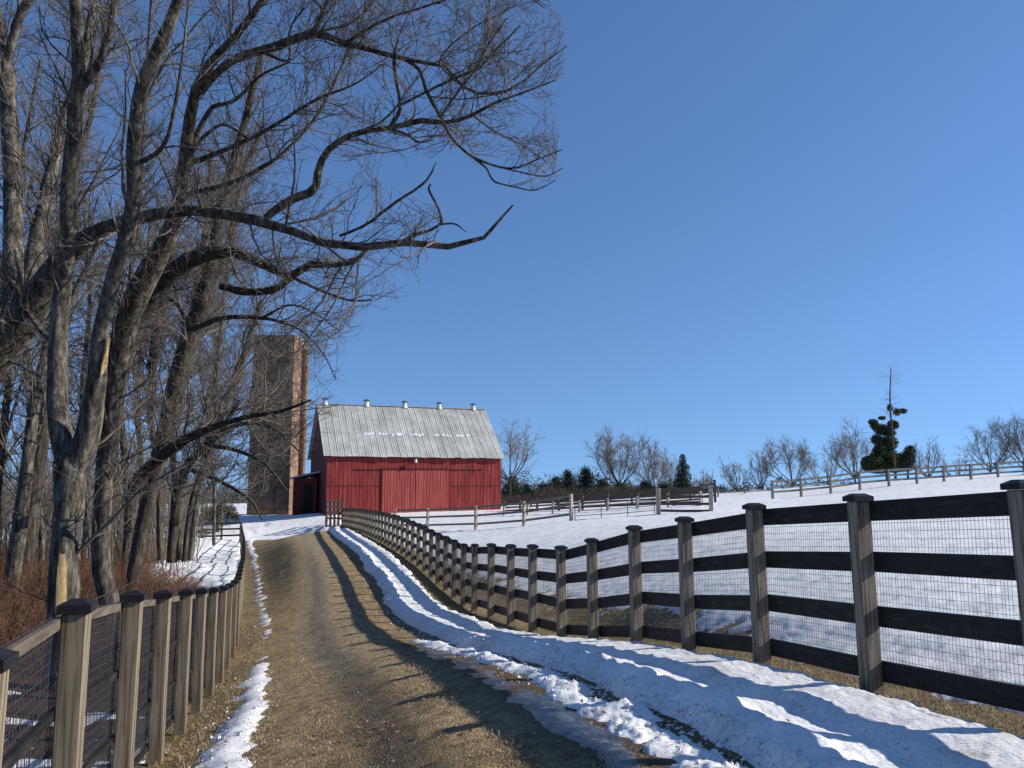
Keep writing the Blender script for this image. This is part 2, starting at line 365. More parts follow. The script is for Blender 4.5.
# ------------------------------------------------------------ ground / driveway / snow sheets on one polar grid
fa = np.arange(-50, 50.01, .15)
side = np.concatenate([np.arange(-180, -50, 5.0), fa, np.arange(55, 180, 5.0)])
AZ = np.radians(side)
rr = np.concatenate([[0.25, .5, .8, 1.1, 1.4, 1.7], 2.0*np.exp(np.arange(0, math.log(100/2.0), .0085))])
rr = np.concatenate([rr, rr[-1]*np.exp(np.arange(.08, math.log(4000/100), .08))])
AA, RRR = np.meshgrid(AZ, rr)
GX = RRR*np.sin(AA); GY = RRR*np.cos(AA)
GZ = gz(GX, GY)
U = GX - Rx(GY); Lr = GX - Lx(GY)
nr, nc = GX.shape
I = np.arange(nr*nc).reshape(nr, nc)
faces_all = np.stack([I[:-1, :-1], I[:-1, 1:], I[1:, 1:], I[1:, :-1]], -1)
wrap = np.stack([I[:-1, -1], I[:-1, 0], I[1:, 0], I[1:, -1]], -1)
big = fbm(GX*.9, GY*.9, 4, 20); mid = fbm(GX*3.3, GY*3.3, 4, 31); fine = fbm(GX*14, GY*14, 4, 44)
# bands stretched along the direction to the sun: wind and melt streaks
strk = fbm(GX*1.1, GY*4.2, 4, 61)
ruts = -0.03*np.exp(-((U+3.55)/.3)**2) - 0.015*np.exp(-((U+2.75)/.25)**2)
inroad = sst(-5.0, -4.4, U)*(1-sst(-2.4, -2.0, U))*sst(-3, 0, GY)*(1-sst(58, 64, GY))
GZ = GZ + ruts*inroad
litter = np.where(Lr < 0, sst(-.1, -.8, Lr), 0)*(1-sst(34, 44, GY + big*4))
V = np.stack([GX, GY, GZ], -1).reshape(-1, 3)
def sheet(name, Z, keep, matl, label, cat_kind, attrs):
    k = keep[faces_all].any(-1) if keep.ndim == 1 else None
    kf = keep.reshape(nr, nc); fk = (kf[:-1, :-1] | kf[:-1, 1:] | kf[1:, 1:] | kf[1:, :-1])
    Fq = faces_all[fk]
    used, inv = np.unique(Fq, return_inverse=True)
    VV = np.stack([GX.ravel()[used], GY.ravel()[used], Z.ravel()[used]], 1)
    me = fast_mesh(name, VV, inv.reshape(Fq.shape)[:, ::-1])
    for an, arr in attrs.items():
        a = me.attributes.new(an, 'FLOAT', 'POINT'); a.data.foreach_set('value', np.ascontiguousarray(arr.ravel()[used], np.float32))
    o = link_mesh(name, me, matl); tag(o, label, None, None, 'structure'); return o
Fg = np.vstack([faces_all.reshape(-1, 4), wrap])
cen = len(V); Vg = np.vstack([V, [[0, 0, gzf(0, 0)]]])
me = fast_mesh('ground', Vg, Fg[:, ::-1])
a = me.attributes.new('litter', 'FLOAT', 'POINT'); a.data.foreach_set('value', np.append(litter.ravel(), 0).astype(np.float32))
ground = link_mesh('ground', me, M['ground']); tag(ground, 'brown winter soil and dead turf of the farm', None, None, 'structure')
front = (np.abs(AA) < np.radians(50)) & (RRR < 420)

# driveway
edge = .22*big + .1*mid
dth = .012*np.minimum(1, np.minimum((U+4.55+edge)*4, (-1.98-U+edge)*4)) + .004*fine
dth = np.where((GY < 60) & (GY > -1) & front, dth, -1)
worn = np.clip(np.exp(-((U+3.4+.15*big)/.42)**2)*1.1 + .55*np.exp(-((U+2.7)/.2)**2), 0, 1)*(.12+.9*sst(6, 14, GY))
damp = np.clip(np.exp(-((U+2.25)/.28)**2)*1.1*(1-sst(11, 14, GY)) + 1.0*np.exp(-((U+3.5+.1*big)/.30)**2)*(1-sst(8, 16, GY)*.8)*(.8+.5*big), 0, .9)
sheet('driveway', GZ+dth, dth.ravel() > -.02, M['drive'], 'brown gravel and dead-grass farm lane climbing towards the red barn', None, {'worn': worn, 'damp': damp})

# slush strip
ith = .012 - ((U+2.33-.05*big)/.22)**2*.02 + .012*mid + .004*fine
ith = np.where((GY < 12.5+big) & (GY > 1) & front, ith, -1)
sheet('ice', GZ+ith+ .004, ith.ravel() > -.02, M['ice'], 'wet slushy ice strip along the right edge of the lane', None, {})

# snow
def snow_thickness():
    T = np.full(GX.shape, -.2)
    v = GY
    # paddock to the right
    bare_w = np.interp(v, [2, 6, 8, 10, 13, 18, 24, 32, 45], [.6, .6, .8, 1.5, 2.6, 2.6, 1.6, .8, .4])
    f = -.06 + .17*sst(0, 1, (U-.15)/bare_w - .15) + .12*strk + .04*mid + .012*fine
    streaks = -.10*sst(.15, .5, strk)*(1-sst(0, bare_w*1.9, U))
    f = f + streaks
    f = np.where(f > .02, .02+(f-.02)*.25, f)
    T = np.where(U > .12, np.minimum(f + .006*fine, .16), T)
    # between fence and plough ridge
    wgl = .14*fbm(v*.55, v*0, 3, 71) + .05*fbm(v*2.3, v*0, 3, 73)
    gb = np.interp(v, [4.5, 5.6, 7, 8, 11, 14, 18, 24, 32, 60], [.30, .24, .15, .14, .18, .5, .62, .6, .5, .4])
    mid_s = .085 + .02*strk + .012*mid + .008*fine - .03*np.exp(-((U+.95+.5*wgl)/.13)**2) - .34*sst(0, 1, (U + gb)/.28 + .55*mid + .25*fine)
    near_r = np.exp(-((U+1.44+wgl)/.13)**2)
    ridge = .075*near_r*(1+.5*fbm(v*1.6, U*1.6, 3, 80)) + .035*fbm(GX*6, GY*6, 3, 81)*near_r
    face = mid_s + ridge
    lip = -.30*sst(-1.56, -1.92, U+wgl)         # drops to the lane
    face = face + lip
    crust = .034 + .06*mid + .03*fine - .26*np.abs((U+1.98+.8*wgl)/.5)**2
    face = np.maximum(face, crust*np.where(v < 13, 1, 0) + np.where(v < 13, 0, -.2))
    face = face + .012*fbm(GX*6, GY*6, 3, 86) + .010*fbm(GX*17, GY*11, 3, 87)*sst(-.9, -1.3, U)
    T = np.where((U <= .12) & (U > -2.6), face, T)
    # far end: snow right across the lane
    faredge = 55.5 + 1.5*big
    acr = -.06 + .18*sst(0, 2.2, v-faredge) + .02*strk
    T = np.where((U <= -1.2) & (Lr > -25), np.maximum(T, acr), T)
    # left verge strip
    vs = np.exp(-((Lr-.62-.1*fbm(v*.7, v*0, 2, 90))/.23)**2)
    den = np.interp(v, [2, 4, 6, 8, 13, 14.5, 20, 30, 50, 56], [.17, .17, .15, .17, .15, .07, .09, .09, .13, .14])
    tv = den*vs*1.0 - .085 + .055*fbm(GX*1.6-GY*.9, GX*1.5+GY*2.0, 3, 92) + .055*fbm(GX*2.6-GY*5.0, GX*1.0+GY*1.2, 3, 93) + .014*fine
    tv = tv + .05*fbm(GX*3.2-GY*2.4, GX*1.6+GY*1.2, 4, 95)
    tv = np.where(tv > .015, .015+(tv-.015)*.45, tv)
    T = np.where((Lr > .12) & (U < -3.2), np.maximum(T, tv), T)
    # beyond the left fence
    open_ = sst(22, 30, v)*sst(-5.2, -3.4, Lr+.8*big)
    wl = -.12 + .21*open_ + .16*big + .06*strk
    near = -.13 + .12*(1-sst(9, 14, v))*sst(-4, -2, Lr) + .10*fbm(GX*.8+GY*.3, GY*1.1, 3, 97) + .02*mid
    farw = -.10 + .13*sst(52, 58, v + 3*big) + .10*big
    T = np.where(Lr < -.1, np.maximum(np.maximum(wl, near), farw), T)
    # under and round far buildings / beyond
    T = np.where(RRR > 76, np.maximum(T, .12+.1*big+sst(90, 140, RRR)*.4), T)
    return np.where(front, T, -.2)
ST = snow_thickness()
dirt = np.clip(.25 + .95*np.exp(-((U+1.95)/.4)**2) + .5*np.exp(-(U/1.0)**2) + .55*sst(.12, .01, ST), 0, 1)
sheet('snow', GZ+ST, ST.ravel() > -.03, M['snow'], 'melting snow over the paddock, verges and the ploughed bank', None, {'dirt': dirt})
def snow_at(x, y):
    """thickness of snow at a point, from the nearest grid node"""
    r = np.hypot(x, y); a = np.degrees(np.arctan2(x, y))
    i = np.clip(np.searchsorted(rr, r), 0, nr-1); j = np.clip(np.searchsorted(side, a), 0, nc-1)
    return ST[i, j]

# ------------------------------------------------------------ fences
def grain_frame(d):
    """horizontal frame with local x along the fence direction d"""
    a = math.atan2(d[1], d[0]); return a
def post_fence(rootname, label, tops, leans, H, pw, wood, railmat, offs, rw, rt, side, wire, group=None, caps=True, nwire=99, rail_offs_scale=1.0, per=2, wiregap=(.03, .056), thin=None, dark_from=99, wthick=None, pdeep=1.0):
    tops = np.asarray(tops); n = len(tops); base0 = tops[0]-[0, 0, H]
    root = empty(rootname, base0, label, 'fence', group)
    dirs = np.gradient(tops[:, :2], axis=0); dirs /= np.linalg.norm(dirs, axis=1, keepdims=True)
    nrm = np.stack([dirs[:, 1], -dirs[:, 0]], 1)*side           # towards rail side
    for i in range(n):
        p = tops[i]; a = math.atan2(dirs[i, 1], dirs[i, 0]); rj = random.uniform(-.05, .05)
        Mx = Matrix.Translation(Vector(p-[0, 0, H])-root.location) @ Matrix.Rotation(a+rj, 4, 'Z')
        lean = leans[i]; sh = Matrix(((1, 0, -lean/H, 0), (0, 1, random.uniform(-.008, .008), 0), (0, 0, 1, 0), (0, 0, 0, 1)))
        Ml = Matrix.Translation((lean, 0, 0)) @ Matrix.Identity(4)
        def T(o):
            o.matrix_local = Matrix.Translation(Vector(p-[0, 0, H])-root.location+Vector((lean, 0, 0))) @ sh @ Matrix.Rotation(a+rj, 4, 'Z')
        h = pw/2; mb = MB(); hd = h*pdeep; mb.box((-h, -hd, -.35), (h, hd, H-.045))
        o = mb.build('post', wood, root, bevel=.006); T(o)
        if caps:
            c = MB(); c.box((-h-.018, -hd-.018, H-.044), (h+.018, hd+.018, H-.006)); c.frustum((-h-.012, -hd-.012, H-.0055), (h+.012, hd+.012, H+.014), .5)
            co = c.build('cap', M['cap'], o)
    # rails, each board spans `per` bays
    for k, off in enumerate(offs):
        ww = rw if thin is None or k not in thin else thin[k]
        i = (k % per); st = [0]+list(range(per if i == 0 else i, n-1, per))+[n-1]; st = sorted(set(st))
        for a_, b_ in zip(st[:-1], st[1:]):
            mb = MB(); pts = []; nn = []
            for j in range(a_, b_+1):
                q = tops[j]+np.array([leans[j]*off/H, 0, 0]); e = .0
                jit = random.uniform(-.012, .012)
                pts.append((q[0]+nrm[j, 0]*(pw*pdeep/2+.003), q[1]+nrm[j, 1]*(pw*pdeep/2+.003), q[2]-off+jit)); nn.append((nrm[j, 0]*rt, nrm[j, 1]*rt, 0))
            pts = [Vector(x)-root.location for x in pts]
            # butt gap
            pts[0] = pts[0] + (pts[1]-pts[0]).normalized()*.004; pts[-1] = pts[-1] - (pts[-1]-pts[-2]).normalized()*.004
            if len(pts) == 2: pts.insert(1, (pts[0]+pts[1])/2 - Vector((0, 0, random.uniform(0, .012)))); nn.insert(1, nn[0])
            mb.board(pts, ww, 1.0, nn); mb.build('rail', railmat if k < dark_from else M['black'], root)
    if wire:
        for i in range(min(n-1, nwire)):
            A, B = tops[i], tops[i+1]; L = np.linalg.norm(B-A)
            nv = int(L/wiregap[0]); tb = Tubes(); o1 = offs[0]-.03; o2 = offs[-1]+.03
            w_off = np.array([nrm[i, 0], nrm[i, 1], 0])*(pw*pdeep/2+rt+.006)
            f = (np.arange(nv)+.5)/nv
            base = A[None]*(1-f[:, None])+B[None]*f[:, None]+w_off - np.array(root.location)
            up = base-[0, 0, o1]; dn = base-[0, 0, o2]
            # undulation
            mid_ = (up+dn)/2 + rng.normal(0, .002, (nv, 3))
            wr = wthick or (.0015 if tops[i][1] < 7 else .0016)
            tb.add(np.stack([up, mid_, dn], 1), np.full((nv, 3), wr), 3)
            hs = np.arange(o1, o2, wiregap[1]); pa = A+w_off-np.array(root.location); pb = B+w_off-np.array(root.location)
            hp = np.stack([np.stack([pa-[0, 0, q], (pa+pb)/2-[0, 0, q+.002], pb-[0, 0, q]]) for q in hs])
            tb.add(hp, np.full((len(hs), 3), wr), 3)
            tb.build('wire_panel', M['wire'], root, world=False)
    return root
offsR = (.125, .495, .87, 1.25)
post_fence('board_fence', 'long black four-rail fence with capped grey posts along the right of the lane', R_top, R_lean, HR, .108, M['post'], M['black'], offsR, .145, .028, 1, True, nwire=17, pdeep=1.18)
offsL = (.085, .50, .90, 1.25)
M['railleft'] = noisy('weathered_brown_rail', [(.3, (.06, .048, .036)), (.7, (.17, .14, .105))], (3, 3, 26), 1, 8, .85, .4, .004)
post_fence('board_fence', 'wire mesh fence with square brown black-capped posts left of the lane', L_top, [0]*len(L_top), HL, .108, M['post_new'], M['railleft'], offsL, .12, .026, -1, True, nwire=16, wiregap=(.024, .05), thin={0: .05, 1: .045, 2: .035, 3: .04}, dark_from=1, wthick=.0018)

def far_fence(label, pts, H, pw, offs, rw, wood, rail, step=None, group='far paddock fences', per=1, taper=None, cap=False):
    tops = np.array([P(x, y, d) for x, y, d in pts])
    if step: tops = resample(tops, step)
    return post_fence('paddock_fence', label, tops, [0]*len(tops), H, pw, wood, rail, offs, rw, .04, -1, False, group, cap, per=per)
far_fence('weathered three-rail fence crossing the snow between the barn doors and the wide post', [(396,508.5,50),(428,507.5,47),(476,505,43.5),(524,500.5,41),(571,493,38.7)], 1.35, .14, (.12, .55, 1.0), .11, M['farwood'], M['railgrey'])
far_fence('short four-rail brown fence section beside the tall corner post', [(658,487.5,38.6),(710.5,487.5,38.0)], 1.35, .2, (.1, .42, .76, 1.1), .12, M['farwood'], M['railbrown'])
far_fence('brown four-rail fence running behind the corral right of the barn', [(504,499,66),(540,496,62),(600,491.5,58),(650,489,56),(700,486,54)], 1.35, .14, (.08, .4, .72, 1.04), .12, M['railbrown'], M['railbrown'], 2.2)
far_fence('brown three-rail corral fence in front of the four-rail one', [(504,503.5,58),(571,500,54),(650,494.5,50),(700,490.5,47.5)], 1.3, .13, (.1, .5, .9), .11, M['farwood'], M['railbrown'], 2.4)
far_fence('dark brown fence nearest the cedars, right of the barn', [(506,500,76),(560,497,74),(630,492,70),(690,487.5,68)], 1.4, .14, (.08, .4, .72, 1.04), .13, M['railbrown'], M['railbrown'], 2.6)
far_fence('pale three-rail fence along the snowy crest on the right', [(772,480,59),(800.5,478,59.6),(830,475,60.2),(859,471,60.8),(888,468.6,61.3),(916,467,61.8),(943,465,62.3),(970,463.4,62.8),(997,461.6,63.3),(1024,460,63.8),(1055,458,64.3),(1090,456,65)], 1.35, .15, (.12, .5, .88), .15, M['railgrey'], M['railgrey'])
far_fence('low far rails between the corner post and the crest fence', [(718,492,72),(745,490.5,73),(771,489,74)], 1.3, .12, (.1, .5, .9), .12, M['railgrey'], M['railgrey'])
far_fence('dark three-rail fence turning off the lane beyond the left verge', [(241,521.5,55),(222,522,54.5),(203,522.5,54),(184,530,55.5),(165,536,57)], 1.35, .13, (.08, .48, .9), .12, M['railbrown'], M['black'])
far_fence('short three-rail fence stepping up at the barn corner', [(343,501,61.0),(339,500.7,60.3),(335,500.3,59.6),(331,500,59),(327,499.8,58.5)], 1.6, .13, (.08, .48, .9, 1.3), .13, M['railbrown'], M['black'])
far_fence('small fence piece climbing from the corner post', [(714.5,479,50),(701,483,60)], 1.5, .15, (.3, .65, 1.0), .12, M['railbrown'], M['railbrown'])
# gate
ga, gb_ = P(571, 493, 38.7), P(658, 487.5, 38.6)
g = empty('tube_gate', ga-[0, 0, 1.35], 'thin low metal gate spanning the gap between two thick pale posts', 'gate')
tb = Tubes(); pa, pb = ga+[.18, 0, -.0]-[0, 0, 0], gb_-[.18, 0, 0]
for off in (.62, .85, 1.08, 1.28):
    tb.add(np.array([[pa-[0, 0, off], (pa+pb)/2-[0, 0, off+.03], pb-[0, 0, off]]]), np.full((1, 3), .02), 6)
tb.build('rail', M['railgrey'], g)
tb = Tubes()
for f in (0, .33, .66, 1):
    q = pa*(1-f)+pb*f; tb.add(np.array([[q-[0, 0, .6], q-[0, 0, .95], q-[0, 0, 1.3]]]), np.full((1, 3), .022), 6)
tb.build('stile', M['railgrey'], g)

# ------------------------------------------------------------ barn
m, t, b = mat('barn_red_boards'); M['red'] = m; v = texco(t, (1, 1, 1))
mp = N(t, 'ShaderNodeMapping'); mp.inputs['Scale'].default_value = (5.5, 5.5, .5); t.links.new(v, mp.inputs[0])
n1 = N(t, 'ShaderNodeTexNoise', i_Scale=1, i_Detail=8, i_Roughness=.65); t.links.new(mp.outputs[0], n1.inputs[0])
c = ramp(t, [(.28, (.10, .014, .013)), (.5, (.235, .034, .030)), (.75, (.36, .075, .062))]); t.links.new(n1.outputs['Fac'], c.inputs[0])
t.links.new(c.outputs[0], b.inputs['Base Color']); b.inputs['Roughness'].default_value = .75; b.inputs['Specular IOR Level'].default_value = .2; bump(t, b, n1.outputs['Fac'], .3, .01)
m2 = m.copy(); m2.name = 'barn_door_red'; M['reddoor'] = m2
for nd in m2.node_tree.nodes:
    if nd.type == 'VALTORGB':
        for e, cc in zip(nd.color_ramp.elements, ((.22, .040, .033), (.35, .066, .053), (.46, .12, .10))): e.color = (*cc, 1)
M['redtrim_and_shade'] = noisy('dark_red_trim_and_shade', [(.3, (.05, .010, .010)), (.7, (.12, .02, .02))], (3, 3, 3), 1, 4, .7, .2, .005)  # trim paint, also used as painted shade on left gable and shed wall
m, t, b = mat('galvanised_roof'); M['roof'] = m; v = texco(t)
mp = N(t, 'ShaderNodeMapping'); mp.inputs['Scale'].default_value = (1.6, .35, .35); t.links.new(v, mp.inputs[0])
n1 = N(t, 'ShaderNodeTexNoise', i_Scale=1, i_Detail=9, i_Roughness=.7); t.links.new(mp.outputs[0], n1.inputs[0])
n2 = N(t, 'ShaderNodeTexNoise', i_Scale=.55, i_Detail=5, i_Roughness=.7); t.links.new(v, n2.inputs[0])
c = ramp(t, [(.3, (.33, .33, .305)), (.5, (.43, .43, .405)), (.72, (.54, .54, .51))]); t.links.new(n1.outputs['Fac'], c.inputs[0])
c2 = ramp(t, [(.35, (.72, .70, .66)), (.65, (1.05, 1.05, 1.05))]); t.links.new(n2.outputs['Fac'], c2.inputs[0])
t.links.new(mixrgb(t, 1.0, c.outputs[0], c2.outputs[0], 'MULTIPLY'), b.inputs['Base Color']); b.inputs['Metallic'].default_value = 0.0; b.inputs['Roughness'].default_value = .55
M['dark'] = noisy('dark_interior', [(.3, (.010, .009, .009)), (.7, (.02, .018, .017))])
M['whitemetal'] = noisy('white_vent_metal', [(.3, (.5, .5, .48)), (.7, (.78, .78, .76))], (3, 3, 3), 1, 4, .5, .1, .005)
M['vcap'] = noisy('dark_vent_cap', [(.3, (.03, .03, .03)), (.7, (.07, .07, .07))], (3, 3, 3), 1, 4, .5, .1, .005)
M['bluemetal'] = noisy('blue_grey_roof', [(.3, (.16, .19, .24)), (.7, (.28, .31, .37))], (2, 2, 2), 1, 4, .4, .1, .005)

TH = R_(21.0); d0 = 64.0
c0 = P(325.3, 517, d0); e0 = P(325.3, 453.6, d0)
xl = c0[0]; cT, sT = math.cos(TH), math.sin(TH)
# length so that the right corner projects to x=503
kx = (503-512)/F/(ct)*1.0
Lb = 15.2
for _ in range(30):
    q = np.array([xl+cT*Lb, d0+sT*Lb, e0[2]]); px, _y = proj(q); Lb += (500.8-px)*.08
zb = min(c0[2], gzf(xl+cT*Lb, d0+sT*Lb))-.15
HW = 5.0; EZ = e0[2]-zb
rq = P(316, 404.6, d0+HW*cT); RZ = rq[2]-zb
barn = empty('barn', (xl, d0, zb), 'long red board-sided barn with a grey metal roof and five ridge vents', 'barn', None, TH)
# local frame: x along front, y to back
W2 = 2*HW
def boards(x0, x1, y, z0, z1, step, t, mb, jit=True):
    x = x0
    while x < x1-.02:
        xe = min(x+step-.03, x1); mb.box((x, y-t-(random.random()*.022 if jit else 0), z0), (xe, y, z1)); x += step
mb = MB(); boards(0, Lb, -.002, 0, EZ-.05, .33, .04, mb)
mb.build('wall', M['red'], barn)['label'] = 'sunlit red board front wall'
for ya in (0, W2-.12):
    mb = MB(); mb.box((0, ya, 0), (Lb, ya+.12, EZ-.02)); mb.build('backing_wall', M['redtrim_and_shade'], barn)
for sx in (0, 1):
    mb = MB(); x0 = 0.0 if sx == 0 else Lb-.12; xo = -.03 if sx == 0 else Lb
    y = .0
    mb.poly([(x0, .123, 0), (x0, W2-.123, 0), (x0, W2-.123, EZ-.03), (x0, HW, RZ-.08), (x0, .123, EZ-.03)]); mb.poly([(x0+.12, .123, 0), (x0+.12, W2-.123, 0), (x0+.12, W2-.123, EZ-.03), (x0+.12, HW, RZ-.08), (x0+.12, .123, EZ-.03)])
    while y < W2-.02:
        ye = min(y+.24, W2); ym = (y+ye)/2; zt = EZ-.05+(RZ-EZ)*(1-abs(ym-HW)/HW)-.12
        mb.box((xo, y, 0), (xo+.03, ye, zt)); y += .26
    mb.build('gable_wall', M['red'] if sx else M['redtrim_and_shade'], barn)  # left gable takes the darker red: its shade is painted into the colour
# roof with ribs
def roof_slope(y_e, y_r, z_e, z_r, name):
    mb = MB(); ox = .28; n = int((Lb+2*ox)/.56)
    sl = Vector((0, y_r-y_e, z_r-z_e)); L = sl.length; u = sl/L; nrm = Vector((0, -u.z, u.y)) if y_r > y_e else Vector((0, u.z, -u.y)) ; nrm = nrm if nrm.z > 0 else -nrm
    def q(x, s, h): return tuple(Vector((x, y_e, z_e))+u*s+nrm*h)
    rows = [(-.35, L*.42), (L*.42-.12, L+.02)]
    for ri, (s0, s1) in enumerate(rows):
        hh = .03 if ri == 0 else .05
        for i in range(n):
            xa = -ox+i*(Lb+2*ox)/n; xb = xa+(Lb+2*ox)/n; dj = random.uniform(-.05, .05) if ri == 0 else random.uniform(-.04, .04); hj = random.uniform(0, .012)
            s0_, s1_ = s0+dj, s1+.0
            # pan
            mb.v += [q(xa, s0_, hh+hj), q(xb-.004, s0_, hh+hj*.3), q(xb-.004, s1_, hh+hj*.3), q(xa, s1_, hh+hj),
                     q(xa, s0_, hh-.025), q(xb-.004, s0_, hh-.025), q(xb-.004, s1_, hh-.025), q(xa, s1_, hh-.025)]
            k = len(mb.v)-8; mb.f += [(k, k+1, k+2, k+3), (k+7, k+6, k+5, k+4), (k, k+4, k+5, k+1), (k+2, k+6, k+7, k+3), (k+1, k+5, k+6, k+2), (k, k+3, k+7, k+4)]
            k = len(mb.v)
            for xr, hr, wr in ((xa, .035, .05), (xa+.19, .014, .03), (xa+.37, .014, .03)):
                k = len(mb.v)
                mb.v += [q(xr-wr, s0_, hh+.006), q(xr+wr, s0_, hh+.006), q(xr, s0_, hh+hr), q(xr-wr, s1_, hh+.006), q(xr+wr, s1_, hh+.006), q(xr, s1_, hh+hr)]
                mb.f += [(k, k+1, k+2), (k+5, k+4, k+3), (k, k+2, k+5, k+3), (k+2, k+1, k+4, k+5), (k, k+3, k+4, k+1)]
    return mb.build(name, M['roof'], barn)
rf = roof_slope(-.05, HW, EZ, RZ, 'roof'); roof_slope(W2+.05, HW, EZ, RZ, 'roof')
mb = MB(); mb.box((-.28, HW-.16, RZ+.05), (Lb+.28, HW+.16, RZ+.10)); mb.build('ridge_cap', M['roof'], barn)
# snow patches lying on the lap line of the roof
M['roofsnow'] = noisy('roof_frost', [(.3, (.62, .62, .62)), (.7, (.82, .82, .82))], (3, 3, 3), 1, 4, .7, .1, .005)
mb = MB(); sl = Vector((0, HW+.05, RZ-EZ)); Ls = sl.length; u_ = sl/Ls; nn_ = Vector((0, -u_.z, u_.y))
for f0, f1 in ((.2, .29), (.30, .36), (.38, .41), (.43, .56), (.62, .66), (.68, .73), (.83, .86), (.75, .80)):
    x = f0*Lb
    while x < f1*Lb:
        wv = random.uniform(.12, .4); hs = random.uniform(.08, .34)
        if random.random() < .8:
            o_ = Vector((x, -.05, EZ))+u_*(Ls*.42-.12-hs*random.uniform(.3, .9)); k = len(mb.v)
            a_ = [o_+nn_*.062, o_+Vector((wv, 0, 0))+nn_*.062, o_+Vector((wv*.8, 0, 0))+u_*hs+nn_*.08, o_+Vector((wv*.15, 0, 0))+u_*hs*.9+nn_*.08]
            mb.v += [tuple(p) for p in a_]+[tuple(p-nn_*.03) for p in a_]
            mb.f += [(k, k+1, k+2, k+3), (k+7, k+6, k+5, k+4), (k, k+4, k+5, k+1), (k+1, k+5, k+6, k+2), (k+2, k+6, k+7, k+3), (k+3, k+7, k+4, k)]
        x += wv*1.05
mb.build('frost_patches', M['roofsnow'], barn)
# ridge vents
for xp, yp in ((325, 404), (366.5, 404), (404.5, 404.5), (439, 405), (473, 406)):
    f = (xp-314)/(483-314); xx = f*Lb
    for _ in range(20):
        wpt = np.array([xl+cT*xx-sT*HW, d0+sT*xx+cT*HW, zb+RZ]); qx, _y = proj(wpt); xx += (xp-qx)*.06
    mb = MB(); mb.cyl((xx, HW, RZ-.05), (xx, HW, RZ+.12), .30, .24, 12); mb.cyl((xx, HW, RZ+.121), (xx, HW, RZ+.46), .2, .2, 12)
    vo_ = mb.build('ridge_vent', M['whitemetal'], barn)
    mb = MB(); mb.cyl((xx, HW, RZ+.461), (xx, HW, RZ+.60), .34, .12, 12); mb.build('vent_cap', M['vcap'], vo_)
# doors (measured on the front wall)
def fx(xp):
    xx = Lb*.5
    for _ in range(40):
        qx, _y = proj(np.array([xl+cT*xx, d0+sT*xx, zb+2])); xx += (xp-qx)*.07
    return xx
def fz(xp, yp):
    xx = fx(xp); d = d0+sT*xx; return float(P(xp, yp, d)[2])-zb
def door(xa, xb, yt, yb, matl, label, thick=.10):
    a, b_ = fx(xa), fx(xb); zt = fz((xa+xb)/2, yt); z0 = max(.12, fz((xa+xb)/2, yb)) if yb else .15
    root = MB(); boards(a, b_, -.06, z0, zt, .235, .04, root); o = root.build('door', matl, barn); o['label'] = label
    tr = MB(); tr.box((a, -.058, z0), (b_, -.034, zt)); tr.build('door_frame', M['redtrim_and_shade'], o)
    return a, b_, z0, zt, o
for q in ((381.8, 414.6, 'left leaf of the pale red sliding doors'), (415.4, 447.6, 'right leaf of the pale red sliding doors')):
    a, b_, z0, zt, o = door(q[0], q[1], 470.5, 514, M['reddoor'], q[2])
a, b_ = fx(350), fx(381)
for xa, xb, lab in ((352, 381, 'dark outlined left loft door'), (449, 482, 'dark outlined right loft door')):
    a, b_ = fx(xa), fx(xb); zt = fz((xa+xb)/2, 470); mb = MB(); mb.box((a, -.075, zt-.05), (b_, -.045, zt+.04)); mb.build('door_track', M['dark'], barn)
for xa, xb in ((324, 379), (450, 500)):
    a, b_ = fx(xa), fx(xb); zt = fz((xa+xb)/2, 486); mb = MB(); mb.box((a, -.07, zt-.035), (b_, -.05, zt+.02)); mb.build('trim_board', M['redtrim_and_shade'], barn)
for xa in (381.3, 415):
    a = fx(xa); mb = MB(); mb.box((a-.05, -.075, .1), (a+.04, -.103, fz(xa, 470))); mb.build('trim_board', M['dark'], barn)
a, b_ = fx(380), fx(450); zt = fz(415, 470); mb = MB(); mb.box((a, -.14, zt+.02), (b_, -.05, zt+.12)); mb.build('door_rail', M['redtrim_and_shade'], barn)
mb = MB(); mb.box((0, -.06, EZ-.30), (Lb, -.035, EZ-.06)); mb.build('fascia', M['redtrim_and_shade'], barn)
# yard lamp over doors
a = fx(414); zt = fz(414, 461.5); mb = MB(); mb.cyl((a, -.05, zt+.12), (a, -.45, zt+.16), .03, .03, 8); mb.cyl((a, -.45, zt+.2), (a, -.45, zt-.06), .06, .13, 12)
lo = mb.build('yard_lamp', M['whitemetal'], barn); mb = MB(); mb.cyl((a, -.45, zt-.065), (a, -.45, zt-.14), .10, .06, 12); mb.build('lamp_globe', M['whitemetal'], lo)

# ------------------------------------------------------------ tower silo
m, t, b = mat('tower_brick'); M['brick'] = m; v = texco(t)
sp = N(t, 'ShaderNodeSeparateXYZ'); t.links.new(v, sp.inputs[0]); ad = N(t, 'ShaderNodeMath', operation='ADD'); t.links.new(sp.outputs[0], ad.inputs[0]); t.links.new(sp.outputs[1], ad.inputs[1])
cb = N(t, 'ShaderNodeCombineXYZ'); t.links.new(ad.outputs[0], cb.inputs[0]); t.links.new(sp.outputs[2], cb.inputs[1])
br = N(t, 'ShaderNodeTexBrick', i_Scale=1.0); br.inputs['Brick Width'].default_value = .42; br.inputs['Row Height'].default_value = .2; br.inputs['Mortar Size'].default_value = .012
br.inputs['Color1'].default_value = (.215, .118, .073, 1); br.inputs['Color2'].default_value = (.30, .195, .13, 1); br.inputs['Mortar'].default_value = (.20, .15, .11, 1); t.links.new(cb.outputs[0], br.inputs['Vector'])
